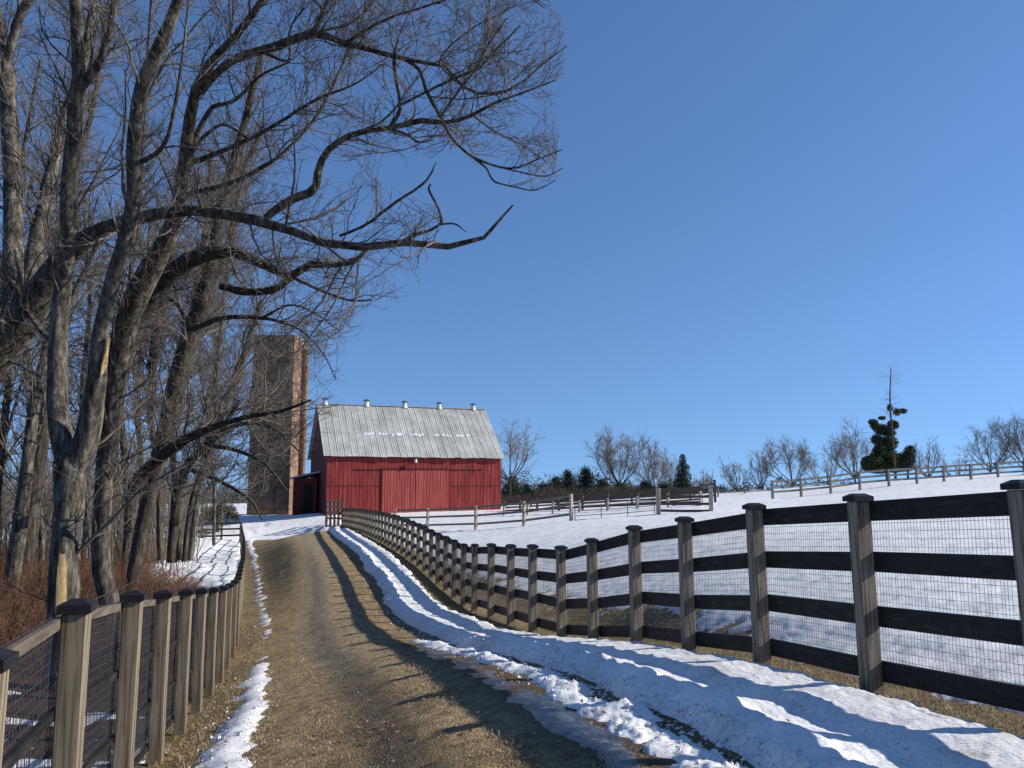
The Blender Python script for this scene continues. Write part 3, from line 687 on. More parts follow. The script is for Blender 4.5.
n1 = N(t, 'ShaderNodeTexNoise', i_Scale=.8, i_Detail=8, i_Roughness=.7); t.links.new(v, n1.inputs[0]); c = ramp(t, [(.32, (.45, .42, .4)), (.6, (1.1, 1.05, 1.0))]); t.links.new(n1.outputs['Fac'], c.inputs[0])
t.links.new(mixrgb(t, 1.0, br.outputs['Color'], c.outputs[0], 'MULTIPLY'), b.inputs['Base Color']); b.inputs['Roughness'].default_value = .9; bump(t, b, br.outputs['Fac'], .4, .02)
ds = 76.0; A_ = P(288.5, 516, ds); Bt = P(294, 336.5, ds)
TS = R_(-2.0)  # corner at x=294: front face runs left, right face runs back
silo = empty('silo_tower', A_-[0, 0, .4], 'tall square brown brick silo tower left of the red barn', 'silo', None, TS)
wf = abs(P(246, 516, ds)[0]-A_[0])/math.cos(TS); Hs = Bt[2]-A_[2]+.4
mb = MB(); mb.box((-wf, 0, 0), (0, 4.6, Hs)); mb.build('wall', M['brick'], silo)
mb = MB()
for i in range(9):
    z = 1+i*(Hs-1.5)/8
    mb.box((-wf-.03, -.03, z), (.03, 4.63, z+.07))
mb.build('hoop_band', noisy('rusty_band', [(.3, (.07, .04, .03)), (.7, (.13, .08, .055))]), silo)
mb = MB(); mb.box((-2.15, -.08, 0), (-1.45, -.035, Hs-.3)); mb.build('pilaster', M['brick'], silo)
mb = MB(); mb.box((-wf-.06, -.06, Hs+.001), (.06, 4.66, Hs+.16)); mb.build('coping', M['brick'], silo)
mb = MB(); mb.cyl((.35, 2.8, 1.0), (.35, 2.8, Hs-1.3), .28, .28, 10); co = mb.build('chute_pipe', M['brick'], silo)
mb = MB(); mb.cyl((.35, 2.8, Hs-1.29), (.35, 2.8, Hs-.85), .42, .42, 10); mb.build('chute_hood', M['vcap'], co)
# lean-to shed between silo and barn
ls = P(319, 517, 67.5)
shed = empty('lean_to_shed', ls-[0, 0, .3], 'lean-to shed, shade painted into its dark red walls, under a blue-grey roof between silo and barn', 'shed', None, 0)
mb = MB(); w1 = abs(P(292, 517, 67.5)[0]-ls[0]); h1 = float(P(305, 478, 67.5)[2]-ls[2])+.3
mb.box((-w1, 0, 0), (-.25, 3.5, h1)); mb.build('wall', M['redtrim_and_shade'], shed)  # wall colour darkened to stand in for the barn's shade
mb = MB(); mb.box((-w1+.9, -.03, 0), (-w1+1.6, -.002, h1-.5)); mb.build('door', M['dark'], shed)
mb = MB(); mb.v += [(-w1-.3, -.3, h1-.1), (.05, -.3, h1+.45), (.05, 3.8, h1+.45), (-w1-.3, 3.8, h1-.1), (-w1-.3, -.3, h1+.02), (.05, -.3, h1+.62), (.05, 3.8, h1+.62), (-w1-.3, 3.8, h1+.02)]
mb.f += [(0, 3, 2, 1), (4, 5, 6, 7), (0, 1, 5, 4), (1, 2, 6, 5), (2, 3, 7, 6), (3, 0, 4, 7)]; mb.build('roof', M['bluemetal'], shed)

# ------------------------------------------------------------ bare trees
def smooth_path(pts, k):
    """pts (x,y,w,d) -> k points with radii, Catmull-Rom"""
    Q = np.array([np.append(P(x, y, d), w_/2*d/F) for x, y, w_, d in pts])
    n = len(Q); seg = np.linalg.norm(np.diff(Q[:, :3], axis=0), axis=1)+1e-6; s = np.concatenate([[0], np.cumsum(seg)])
    q = np.linspace(0, s[-1], k); Qe = np.vstack([2*Q[0]-Q[1], Q, 2*Q[-1]-Q[-2]])
    i = np.clip(np.searchsorted(s, q, side='right')-1, 0, n-2); t = ((q-s[i])/(s[i+1]-s[i]))[:, None]
    p0, p1, p2, p3 = Qe[i], Qe[i+1], Qe[i+2], Qe[i+3]
    o = .5*((2*p1)+(-p0+p2)*t+(2*p0-5*p1+4*p2-p3)*t**2+(-p0+3*p1-3*p2+p3)*t**3)
    o[:, 3] = np.maximum(o[:, 3], .002)
    return o[:, :3], o[:, 3], s[-1]
def children(Pt, Rd, per_m, t0, len_rng, rf, ang, up, k, wig, rmin=.0025, out=None, lenpow=.5):
    """spawn side branches vectorised"""
    L = np.linalg.norm(np.diff(Pt, axis=1), axis=2).sum(1)
    cnt = rng.poisson(np.maximum(L*per_m, .01)); idx = np.repeat(np.arange(len(Pt)), cnt); n = len(idx)
    if n == 0: return np.zeros((0, k, 3)), np.zeros((0, k))
    kk = Pt.shape[1]; t = t0+(1-t0)*rng.random(n)**.85; f = t*(kk-1); i = np.minimum(f.astype(int), kk-2); fr = (f-i)[:, None]
    p = Pt[idx, i]*(1-fr)+Pt[idx, i+1]*fr; T = Pt[idx, i+1]-Pt[idx, i]; T /= np.linalg.norm(T, axis=1, keepdims=True)+1e-9
    r = Rd[idx, i]*(1-fr[:, 0])+Rd[idx, i+1]*fr[:, 0]
    rv = rng.normal(size=(n, 3)); rv -= (rv*T).sum(1, keepdims=True)*T; rv[:, 2] += up*.8; rv /= np.linalg.norm(rv, axis=1, keepdims=True)+1e-9
    a = np.radians(rng.normal(ang, 12, n))[:, None]
    D = T*np.cos(a)+rv*np.sin(a)
    ln = (len_rng[0]+(len_rng[1]-len_rng[0])*rng.random(n)**1.6)*(1-.45*t)
    r0 = np.minimum(np.maximum(r*rf, rmin*1.2), ln*.013+.002); r0 = np.maximum(r0, rmin)
    pts = np.zeros((n, k, 3)); pts[:, 0] = p; curl = rng.normal(0, wig*.5, (n, 3))
    for j in range(1, k):
        D = D+rng.normal(0, wig, (n, 3))+curl*.6; D[:, 2] += up*.10
        D /= np.linalg.norm(D, axis=1, keepdims=True); pts[:, j] = pts[:, j-1]+D*(ln/(k-1))[:, None]
    rad = r0[:, None]*np.linspace(1, .35, k)[None]; rad = np.maximum(rad, rmin*.6)
    return pts, rad
XB = ([-50, 0, 12, 45, 100, 150, 188, 198, 205, 225, 262, 285, 300, 320, 345, 390, 420, 450, 480, 520, 560, 640],
      [550, 548, 562, 570, 562, 560, 562, 470, 452, 442, 438, 435, 405, 372, 352, 345, 335, 322, 280, 243, 230, 225])
def crown_keep(pts):
    x, y = proj(pts); ok = (x < np.interp(y, *XB)).all(1)
    hole = (((x-455)/52)**2+((y-180)/27)**2 < 1).any(1) & (rng.random(len(pts)) < .93)
    hole2 = (((x-400)/26)**2+((y-168)/18)**2 < 1).any(1) & (rng.random(len(pts)) < .6)
    low = (pts[:, :, 2].min(1) > gz0(pts[:, 0, 0], pts[:, 0, 1])+.5)
    return ok & ~hole & ~hole2 & low & (pts[:, :, 1] > 5.5).all(1)
def tree(label, limbs, bark, dens=(1.6, 3.2, 5.0), lens=((.8, 3.4), (.35, 1.5), (.12, .6)), keep=crown_keep, group=None, cat='tree', name='bare_tree', rmin=.0032, t0=.25, twig='twig', up=.5, limb_up=None):
    main = []; b0 = P(*[limbs[0][0][i] for i in (0, 1, 3)])
    root = empty(name, b0, label, cat, group)
    tb = Tubes(); tw = Tubes(); allP = []; allR = []
    for li, lm in enumerate(limbs):
        pts, rad, L = smooth_path(lm, 28); rad = rad*(1+.10*np.array([vn(np.array([i*.55]), np.array([li*7.3]), 5)[0]-.5 for i in range(28)]))
        if L > .6: pts = pts + np.stack([vn(np.arange(28)*.8, np.full(28, li*3.1+q*9), 8+q)-.5 for q in range(3)], 1)*np.minimum(rad*.5, .03)[:, None]
        tb.add(pts[None], rad[None], 12 if rad.max() > .05 else 7)
        allP.append(pts); allR.append(rad)
    tb.build('trunk', bark, root)
    A = np.stack(allP); B = np.stack(allR)
    sel = np.array([1.0 if b.mean() < .22 else .6 for b in B])
    c1, r1 = children(A, B, dens[0], t0, lens[0], .5, 48, up, 9, .16, .006)
    k = keep(c1); c1, r1 = c1[k], r1[k]
    c2, r2 = children(c1, r1, dens[1], .12, lens[1], .55, 42, up*.6, 7, .17, rmin*1.2); k = keep(c2); c2, r2 = c2[k], r2[k]
    c2b, r2b = children(A, B, dens[1]*.8, t0, lens[1], .3, 60, up*.6, 7, .18, rmin*1.2); k = keep(c2b); c2 = np.concatenate([c2, c2b[k]]); r2 = np.concatenate([r2, r2b[k]])
    c3, r3 = children(c2, r2, dens[2], .1, lens[2], .6, 38, up*.3, 5, .18, rmin); k = keep(c3); c3, r3 = c3[k], r3[k]
    tw.add(c1, r1, 5); tw.add(c2, r2, 4); tw.add(c3, r3, 3)
    tw.build('crown', M[twig], root)
    return root
G = 'bare trees of the left-hand wood'
t1 = tree('large double-stemmed grey tree standing close behind the left fence', [
    [(60,705,34,11.6),(63,640,30,11.7),(65,560,27,11.8),(70,500,28,11.9),(71,460,34,12)],
    [(71,475,24,12),(60,420,20,12.1),(57,370,19,12.2),(60,310,17,12.3),(67,250,15,12.2),(68,200,17,12),(74,140,16,11.8),(78,80,14,11.6),(76,30,12,11.4),(73,-60,10,11.2),(66,-200,6,11)],
    [(74,475,26,12),(88,435,24,11.9),(95,390,20,11.8),(100,340,16,11.6),(110,290,14,11.4),(124,240,14,11.2),(133,200,15,11),(134,140,14,10.8),(141,90,14,10.6),(158,52,14,10.5),(178,0,11,10.3),(200,-90,8,10)],
    [(78,90,11,11.6),(98,65,8,11.4),(112,20,7,11.2),(120,-40,5,11)],
    [(134,165,6,10.9),(160,150,5,10.5),(172,120,4,10.2),(182,60,3,10),(190,-10,2,9.8)],
    [(60,345,7,12.2),(40,330,5,12.6),(25,300,4,13),(15,250,3,13.4)]], M['bark'], group=G, dens=(2.4, 6.0, 6.5))
# yellow wood where the bark is missing: thin slivers hugging the trunk surface
def scar(pts, parent, label):
    mb = MB(); rows = []
    for x, y, w0, xc, wt, d in pts:      # centre and width of the scar, centre and width of the trunk there
        r = wt/2*d/F; row = []
        for f in (-1, -.5, 0, .5, 1):
            px = x+f*w0/2; q = np.clip((px-xc)/(wt/2), -.97, .97); a = math.asin(q); p = P(xc, y, d); r = r*1.0
            for e in (.032, -.03): row.append(tuple(p+np.array([math.sin(a), -math.cos(a), 0])*(r+e)))
        rows.append(row)
    for a, b in zip(rows[:-1], rows[1:]):
        for k in range(4): mb.quad(a[2*k], a[2*k+2], b[2*k+2], b[2*k])
        mb.quad(a[0], b[0], b[1], a[1]); mb.quad(a[8], a[9], b[9], b[8])
    for a in (rows[0], rows[-1]):
        for k in range(4): mb.quad(a[2*k], a[2*k+1], a[2*k+3], a[2*k+2])
    o = mb.build('peeled_wood', M['bare'], parent, True); o['label'] = label
scar([(69.5,553,4,65,27,11.8),(69.5,565,6.5,65,27,11.8),(69,590,7.5,64,29,11.75),(68.5,612,6.5,63.5,30,11.7),(68,622,4,63,30,11.7)], t1, 'yellow bare wood where the bark has come off')
scar([(110,339,1.5,103.5,16,11.6),(108.5,352,3.5,100,16,11.65),(106,366,3,98,18,11.7),(103.5,378,1,96.5,19,11.75)], t1, 'narrow yellow split in the bark')
tree('tree with a massive forked limb reaching far right over the lane', [
    [(-150,720,62,13.5),(-138,600,54,13.5),(-110,500,48,13.5),(-60,415,44,13.4),(0,350,38,13.2),(36,302,31,13),(62,262,25,12.7),(95,232,16,12.4),(150,216,13,12.1),(200,211,12,11.9),(240,218,12,11.7),(270,223,10,11.5),(310,239,8.5,11.3),(355,247,9,11.1),(400,243,8,11),(440,246,7,10.9),(465,251,6,10.8),(479,246,5,10.8),(490,224,3.5,10.7),(501,212,3,10.7),(513,205,2,10.7)],
    [(-34,395,26,13.4),(0,345,24,13.4),(11,300,21,13.5),(13,220,18,13.8),(11,140,18,14),(6,70,16,14.2),(-8,0,14,14.4),(-20,-100,10,14.6)],
    [(8,60,10,14.2),(18,20,9,14),(36,-15,8,13.8),(60,-80,6,13.6)],
    [(22,330,20,13.6),(36,250,18,14),(50,180,14,14.3),(64,120,12,14.6),(84,60,9,14.8),(96,-20,7,15)],
    [(265,219,8,11.6),(290,200,9,11.6),(314,190,9,11.6),(320,165,8,11.5),(332,146,7,11.4),(356,133,6,11.3),(390,128,5,11.2),(418,121,6,11.1),(446,122,5,11),(470,116,4,10.9),(492,104,3,10.8),(525,92,2,10.7),(556,80,1.2,10.6)],
    [(390,128,5,11.2),(400,108,4,11),(397,84,4,10.9),(394,62,4,10.8),(398,40,3,10.7)],
    [(390,129,3,11.2),(406,134,2.5,11.2),(418,142,2.3,11.1),(433,140,1.5,11.1)],
    [(340,236,3,11.2),(365,225,3,11),(395,203,3,10.9),(425,182,2.5,10.8),(436,163,1.3,10.7)],
    [(400,243,4,11),(415,235,4,10.9),(430,230,3,10.9),(441,222,3,10.8),(438,208,2.5,10.8),(429,190,2.5,10.7),(431,184,1.5,10.7)],
    [(441,224,2.5,10.8),(455,224,1.8,10.8),(466,232,1.1,10.7)],
    [(403,104,3,11),(430,90,3,10.8),(455,78,3,10.7),(478,68,2.6,10.6),(498,48,2.2,10.5),(520,26,1.5,10.4)],
    [(440,118,2.5,11),(455,96,2.5,10.9),(475,70,2.2,10.8),(490,42,2,10.7),(507,18,1.5,10.6)],
    [(367,250,4,11.1),(352,262,5,11.2),(330,266,5,11.3)]], M['bark'], group=G, dens=(4.0, 8.5, 8.5), lens=((.6, 2.6), (.3, 1.2), (.12, .5)))
tree('tree with an upper limb arching out to the highest twigs over the lane', [
    [(118,720,22,15.5),(112,620,18,15.4),(100,560,17,15.3),(104,480,17,15),(112,400,17,14.8),(120,350,22,14.5),(135,300,24,14.2),(155,262,22,14),(174,225,16,13.6),(184,180,14,13.2),(188,130,12,12.8),(196,90,11,12.4),(212,62,10,12.1),(238,35,8,12),(262,2,7,11.9),(290,-50,5,11.8)],
    [(200,92,8,12.4),(225,66,8,12.2),(250,53,9,12),(275,47,9,11.9),(296,38,9,11.8),(315,34,8,11.7),(345,43,7,11.6),(378,52,6,11.5),(400,58,5,11.4),(425,63,4,11.3),(446,67,3.6,11.3),(456,80,3.2,11.2),(472,92,3,11.1),(496,93,2.4,11),(520,84,2,11),(545,62,1.6,10.9),(567,46,1,10.8)],
    [(400,58,4,11.4),(418,68,4,11.3),(427,92,4,11.2),(440,116,3.6,11.1),(452,138,3.2,11.1),(470,155,3,11),(492,165,2.5,11),(515,168,2,10.9),(540,158,1.5,10.9),(562,150,1,10.8)],
    [(470,155,2.5,11),(486,168,2.2,11),(494,181,2,10.9),(515,187,1.6,10.9),(535,190,1.4,10.8),(556,180,1,10.8)],
    [(492,165,2,11),(520,172,1.5,10.9),(545,176,1.3,10.8),(563,168,.9,10.8)],
    [(310,36,6,11.7),(322,15,5,11.6),(332,-15,4,11.5)],
    [(456,82,2.2,11.2),(440,60,1.8,11),(470,30,1.6,10.9),(505,12,1.3,10.8)],
    [(262,52,4,11.9),(288,60,2.5,11.9),(290,30,2.2,11.8),(304,8,2,11.7)],
    [(236,36,6,12),(290,-25,6,11.8),(370,-48,5,11.6),(440,-42,4,11.4),(505,-18,2.5,11.2),(545,8,1.2,11)],
    [(345,43,4,11.6),(385,20,3,11.4),(430,5,2.4,11.3),(480,-12,1.6,11.2)],
    [(186,165,6,13.2),(225,150,5,13),(270,128,4,12.8),(315,100,3,12.6),(355,84,2,12.4),(386,62,1.4,12.3)],
    [(180,195,6,13.4),(225,185,5,13.2),(275,160,4,13),(315,118,3,12.9),(340,70,2.4,12.8),(362,18,1.6,12.7)],
    [(190,150,6,13),(210,110,5,12.7),(235,100,4,12.5),(262,75,3,12.3),(290,62,2,12)],
    [(186,160,5,13),(206,135,4,12.8),(225,125,3,12.6),(250,140,2,12.4)]], M['bark'], group=G, dens=(4.4, 9.0, 8.5), lens=((.6, 2.6), (.3, 1.25), (.12, .5)))
tree('tree with a grey middle limb that bows over and droops towards the silo', [
    [(108,690,9,17.5),(108,600,9,17.3),(108,520,10,17),(113,440,12,16.8),(120,380,15,16.5),(138,320,18,16.2),(165,280,19,16),(195,258,17,15.8),(225,251,13,15.6),(250,258,11,15.4),(275,270,9,15.2),(292,277,9,15.1),(308,266,8,15),(335,265,6,14.9),(360,258,4,14.8)],
    [(292,277,7,15.1),(272,290,8,15.3),(245,292,8,15.5),(222,286,8,15.7)],
    [(292,277,4,15.1),(320,290,3,15),(348,300,2.5,14.8),(372,300,1.6,14.7)],
    [(190,330,6,16),(225,318,5,15.8),(262,318,4,15.5),(292,326,2.5,15.2),(310,338,1.8,15),(326,358,1.3,14.9),(336,380,.8,14.8)],
    [(262,318,3,15.5),(290,305,2.2,15.2),(318,315,1.8,15),(340,332,1.2,14.9)]], M['bark2'], group=G, dens=(3.8, 8.5, 8.0), lens=((.6, 2.6), (.3, 1.4), (.12, .6)), up=.15)
tree('leaning brown tree with a long low pale branch pointing at the silo', [
    [(128,640,11,20),(134,570,12,20),(148,500,14,20),(166,430,17,20),(186,350,19,19.8),(203,300,16,19.6),(214,250,12,19.4),(226,190,10,19.2),(246,120,8,19),(262,50,6,18.8)],
    [(128,490,12,19.8),(155,462,12,19.5),(180,443,11,19.2),(212,428,7,18.8),(248,417,5,18.4),(282,411,4,18),(311,400,2,17.6)],
    [(205,300,9,19.6),(230,240,8,19.8),(240,180,6,20),(262,130,5,20)],
    [(190,345,6,19.8),(182,310,5,20),(150,280,4,20.4),(140,240,3,20.6)]], M['bark2'], group=G, dens=(4.2, 7.5, 6.5), lens=((.8, 3.0), (.4, 1.6), (.15, .7)), rmin=.0045)
tree('tree clump with a pale crooked stem at the end of the brush', [
    [(172,562,10,27),(174,520,9,27),(178,490,9,27),(190,462,8,26.8),(207,445,8,26.6),(222,430,5,26.4),(240,400,4,26.2)],
    [(180,560,6,28),(177,500,6,28),(172,440,6,28),(180,370,6,28),(196,300,9,28),(206,230,7,28),(212,150,5,28)],
    [(207,445,5,26.6),(235,450,4,26.4),(265,464,3,26),(288,492,1.5,26)],
    [(212,440,5,26.6),(240,424,4,26.3),(272,428,3,26),(300,452,1.5,25.8)],
    [(192,470,5,26.8),(222,482,4,26.5),(250,500,3,26.2),(262,520,1.5,26)],
    [(160,560,5,29),(158,480,6,29),(150,400,6,29),(158,330,11,29),(172,250,8,29),(178,170,6,29)],
    [(184,562,5,27),(192,500,5,27.2),(212,440,4,27.4),(238,370,5,27.4),(262,300,4,27.4)]], M['bark2'], group=G, dens=(5.0, 6.0, 5.0), lens=((1.2, 4.0), (.5, 2.0), (.2, .9)), rmin=.006)
bgT = [
 ('slim grey tree second from the left edge, leaning right', [[(4,640,19,19),(20,520,17,19),(34,410,13,19),(50,330,10,19),(62,240,8,19),(80,130,6,19),(96,20,4,19)]]),
 ('pale thick tree just left of the double-stemmed one, leaning right', [[(18,620,22,21),(30,520,20,21),(46,400,16,21),(54,320,12,21),(60,220,9,21),(90,120,7,21),(110,10,5,21)],[(50,380,8,21),(72,300,6,21),(100,240,5,21)]]),
 ('crooked small tree low behind the double-stemmed one', [[(36,610,8,24),(42,540,8,24),(34,470,8,24),(44,400,8,24),(58,330,6,24),(80,240,5,24)]]),
 ('straight thin tree right of the double-stemmed one', [[(124,590,11,25),(128,500,10,25),(120,400,9,25),(128,300,8,25),(140,200,6,25),(146,90,5,25),(152,-20,3,25)]]),
 ('slanting tree behind the leaning brown one', [[(190,560,10,34),(200,480,9,34),(214,400,8,34),(222,320,7,34),(232,230,5,34),(238,150,4,34)]]),
 ('thin tree at the far left edge in the wood', [[(-8,600,14,24),(-2,480,12,24),(8,380,10,24),(2,280,8,24),(22,160,6,24),(40,60,4,24)]]),
 ('forked tree deep in the wood behind the brush', [[(84,575,10,36),(88,480,9,36),(82,400,8,36),(90,300,6,36),(84,200,5,36)],[(85,430,6,36),(104,360,5,36),(112,280,4,36)]]),
 ('upright tree deep in the wood left of the lane fence', [[(140,570,9,38),(142,480,8,38),(138,390,7,38),(146,300,6,38),(150,220,4,38)]]),
 ('multi-branched tree nearest the silo in the wood', [[(214,545,5,44),(214,480,5,44),(208,420,6,44),(216,350,5,44),(210,280,4,44)],[(212,450,5,44),(228,400,4,44),(240,350,3,44)]]),
 ('far thin tree between the two leftmost trunks', [[(28,570,7,44),(26,480,6,44),(32,400,6,44),(24,320,5,44),(30,240,3,44)]]),
 ('far thin tree directly behind the tallest stem', [[(64,570,8,42),(60,480,7,42),(66,390,6,42),(58,300,5,42),(66,220,4,42)]]),
]
for i, (lab, lm) in enumerate(bgT):
    dd = lm[0][0][3]; lm = [[(x, y, w_*(.8 if dd < 22 else .66), d) for x, y, w_, d in q] for q in lm]
    tree(lab, lm, M['bark2'] if i % 2 else M['bark'], group=G, dens=(3.4, 4.4, 3.6), lens=((1.2, 4.6), (.5, 2.0), (.2, .9)), rmin=.005 if dd < 30 else .008, t0=.18)

# bare trees of the skyline, built by one rule
def sky_tree(label, xp, yb, yt, d, spread, seed, dens=1.0, thick=1.0, group='bare trees on the skyline', lean=0):
    global rng
    rng = np.random.default_rng(seed)
    b = P(xp, yb, d); H = float(P(xp, yt, d)[2]-b[2]); b[2] = min(b[2], gzf(b[0], b[1])) if False else b[2]
    W = spread*d/F; root = empty('bare_tree', b, label, 'tree', group); tb = Tubes(); tw = Tubes()
    nst = 1; k = 12; fork = rng.uniform(.25, .42)*H
    tr = np.linspace(0, 1, 6)[:, None]*np.array([[lean*W*.2, 0, fork]])+b - [0, 0, .3]
    r0 = (.011*H+.03)*thick; tb.add(tr[None], np.linspace(r0, r0*.8, 6)[None], 8)
    n = 9; L1 = []; R1 = []
    for i in range(n):
        a = 2*math.pi*i/n+rng.uniform(-.4, .4); out_ = rng.uniform(.35, 1.0)*W/2*(0 if i == 0 else 1); top = H*rng.uniform(.72, 1.0)*(1-.22*(out_/(W/2+.01))**2)
        st = tr[-1]+[0, 0, -rng.uniform(0, .25)*fork]
        s = np.linspace(0, 1, k)[:, None]; e = b+[math.cos(a)*out_+lean*W*.3, math.sin(a)*out_, top]
        bow = np.array([math.cos(a), math.sin(a), 0])*out_*.35
        c_ = st*(1-s)+e*s+bow*np.sin(s*math.pi)+np.cumsum(rng.normal(0, .012*H, (k, 3)), axis=0)*s
        L1.append(c_); R1.append(np.linspace(r0*.55, .02, k))
    L1 = np.stack(L1); R1 = np.stack(R1); tb.add(L1, R1, 6); tb.build('trunk', M['bark2'], root)
    rm = .016*d/100
    c1, r1 = children(L1, R1, 2.6*dens, .12, (.12*H, .45*H), .5, 40, .5, 7, .14, rm*1.5)
    c2, r2 = children(c1, r1, 3.4*dens, .1, (.06*H, .24*H), .55, 36, .35, 6, .15, rm)
    c3, r3 = children(c2, r2, 3.2*dens, .1, (.03*H, .12*H), .6, 34, .2, 4, .15, rm*.8)
    tw.add(c1, r1, 3); tw.add(c2, r2, 3); tw.add(c3, r3, 3); tw.build('crown', M['twigfar'], root)
sky_tree('spreading bare tree half hidden behind the right end of the barn', 510, 500, 426, 92, 84, 1, 1.0, 1.2)
sky_tree('tall round bare tree between the barn and the skyline cedar', 620, 502, 432, 108, 60, 2, 1.1, 1.2)
sky_tree('bare tree just left of the skyline cedar', 655, 503, 444, 110, 46, 3, 1.0)
sky_tree('low bare tree touching the left side of the skyline cedar', 672, 503, 456, 116, 30, 4, .9)
sky_tree('small low bare tree left of the tall corner post', 703, 504, 470, 112, 26, 14, .9)
sky_tree('small bare tree just right of the tall corner post', 738, 504, 458, 102, 32, 5, 1.0)
sky_tree('narrow bare tree second right of the corner post', 762, 502, 452, 100, 26, 6, .9)
sky_tree('wide dense bare tree left of the pine', 793, 502, 437, 98, 62, 7, 1.3)
sky_tree('low bare tree between the wide one and the pine', 828, 500, 450, 100, 36, 17, .9)
sky_tree('bare tree right against the left side of the pine', 856, 498, 422, 95, 44, 8, .9)
sky_tree('low bare tree right of the pine', 930, 494, 438, 98, 44, 9, .9)
sky_tree('faint low bare tree on the crest, right of the pine', 960, 492, 452, 110, 30, 19, .8)
sky_tree('wide bare tree near the right edge of the skyline', 992, 490, 425, 92, 52, 10, 1.1)
sky_tree('bare tree at the right edge of the skyline', 1030, 490, 412, 90, 56, 12, 1.1)
rng = np.random.default_rng(77)
# tall dead pole tree
root = empty('dead_tree', P(892, 492, 82), 'tall limbless dead trunk rising through the pine', 'tree', 'skyline evergreens')
tb = Tubes(); s_ = smooth_path([(897,492,3,82),(895,470,2.4,82),(892,430,1.9,82),(890,400,1.5,82),(891,368,.7,82)], 20); tb.add(s_[0][None], s_[1][None], 7); tb.build('trunk', M['bark2'], root)
tw = Tubes(); c1, r1 = children(s_[0][None], s_[1][None], 4.0, .55, (.5, 2.6), .4, 62, -.1, 6, .12, .008); c2, r2 = children(c1, r1, 2.0, .2, (.3, .9), .5, 40, 0, 5, .15, .007)
tw.add(c1, r1, 3); tw.add(c2, r2, 3); tw.build('crown', M['twigfar'], root)

# evergreens from leaf clumps
def leaf_cloud(centers, radii, per, size, flat=.8):
    V = []; n = 0
    for (c, r), k in zip(zip(centers, radii), per):
        q = rng.normal(size=(k, 3)); q /= np.linalg.norm(q, axis=1, keepdims=True); q *= (rng.random((k, 1))**.45)*np.array(r)
        V.append(q+np.array(c))
    Cn = np.vstack(V); m_ = len(Cn)
    a = rng.normal(size=(m_, 3)); a /= np.linalg.norm(a, axis=1, keepdims=True); bb = np.cross(a, rng.normal(size=(m_, 3))); bb /= np.linalg.norm(bb, axis=1, keepdims=True)
    s = size*rng.uniform(.5, 1.3, (m_, 1))
    T = np.stack([Cn-a*s*.5-bb*s*.22, Cn-a*s*.5+bb*s*.22, Cn+a*s*.7], 1).reshape(-1, 3)
    return T, np.arange(m_*3).reshape(-1, 3)
def evergreen(label, clumps, d, trunk, matl, size=.2, group='skyline evergreens', name='cedar_tree', per=900):
    b = P(trunk[0], trunk[1], d); root = empty(name, b, label, 'tree', group)
    tb = Tubes(); tp = P(trunk[0], trunk[2], d); tb.add(np.stack([b-[0, 0, .3], (b+tp)/2, tp])[None], np.array([[.16, .12, .05]]), 7); tb.build('trunk', M['bark2'], root)
    cs = [P(x, y, d+random.uniform(-.6, .6)) for x, y, rx, ry in clumps]; rs = [(rx*d/F, rx*d/F*.9, ry*d/F) for x, y, rx, ry in clumps]
    V_, F_ = leaf_cloud(cs, rs, [max(160, int(per*(rx*ry)/40)) for x, y, rx, ry in clumps], size)
    o = link_mesh('crown', fast_mesh('crown', V_, F_, False), matl, root, True)
def cone(xp, yb, yt, w_):
    out = []; n = 6
    for i in range(n):
        f = (i+.5)/n; out.append((xp+random.uniform(-1, 1), yb+(yt-yb)*f, w_/2*1.25*(1-f)**.6+1.5, abs(yb-yt)/n*.85))
    return out
evergreen('pointed dark cedar standing alone among the bare skyline trees', cone(683, 504, 457, 19), 105, (683, 504, 465), M['evergreen'])
for lab, xp, yt, w_ in (('low dark cedar beside the barn end', 512, 482, 20), ('small cedar next right of the barn end', 527, 489, 18), ('rounded cedar left of the pointed pair', 543, 489, 20),
                        ('broad cedar left in the middle of the row', 557, 482, 18), ('pointed cedar in the middle of the row', 568, 475, 16), ('tallest dark cedar of the row right of the barn', 586, 472, 18),
                        ('low cedar right of the tallest in the row', 602, 484, 20), ('low cedar under the tall round bare tree', 622, 488, 22), ('last low cedar before the pointed lone cedar', 645, 486, 22), ('low cedar bush right of the lone cedar', 664, 488, 20)):
    evergreen(lab, cone(xp, 508, yt-4, w_*1.5), 104+random.uniform(-4, 4), (xp, 506, yt+8), M['evergreen'], group='row of low cedars right of the barn')
evergreen('tall pine with tufted clumps at the crest fence', [(880,468,15,6),(894,464,12,9),(868,464,7,8),(880,450,7,6),(884,456,14,9),(872,462,11,7),(898,461,10,8),(888,443,10,8),(877,440,6,6),(882,430,8,6),(873,422,5,3),(875,426,5,4),(893,425,6,5),(897,412,4,4),(890,408,3,4),(903,411,4,3),(882,418,4,2),(890,433,6,4)], 86, (887, 492, 430), M['pine'], .2, name='pine_tree', per=1300)
evergreen('round dark cedar bush just right of the pine', [(908,458,8,9),(910,450,6,5),(906,465,8,7)], 84, (908, 492, 460), M['evergreen'], .2)
evergreen('clump of green and red-tinged shrubs beyond the side fence', [(210,512,8,6),(220,509,8,7),(230,512,7,7),(204,518,6,5),(236,517,4,5),(216,518,9,5)], 60, (218, 530, 512), noisy('shrub_leaves', [(.35, (.03, .04, .02)), (.6, (.08, .075, .04)), (.75, (.14, .05, .04))], (1.5, 1.5, 1.5), 1, 3), .2, group=None, name='shrub', per=300)

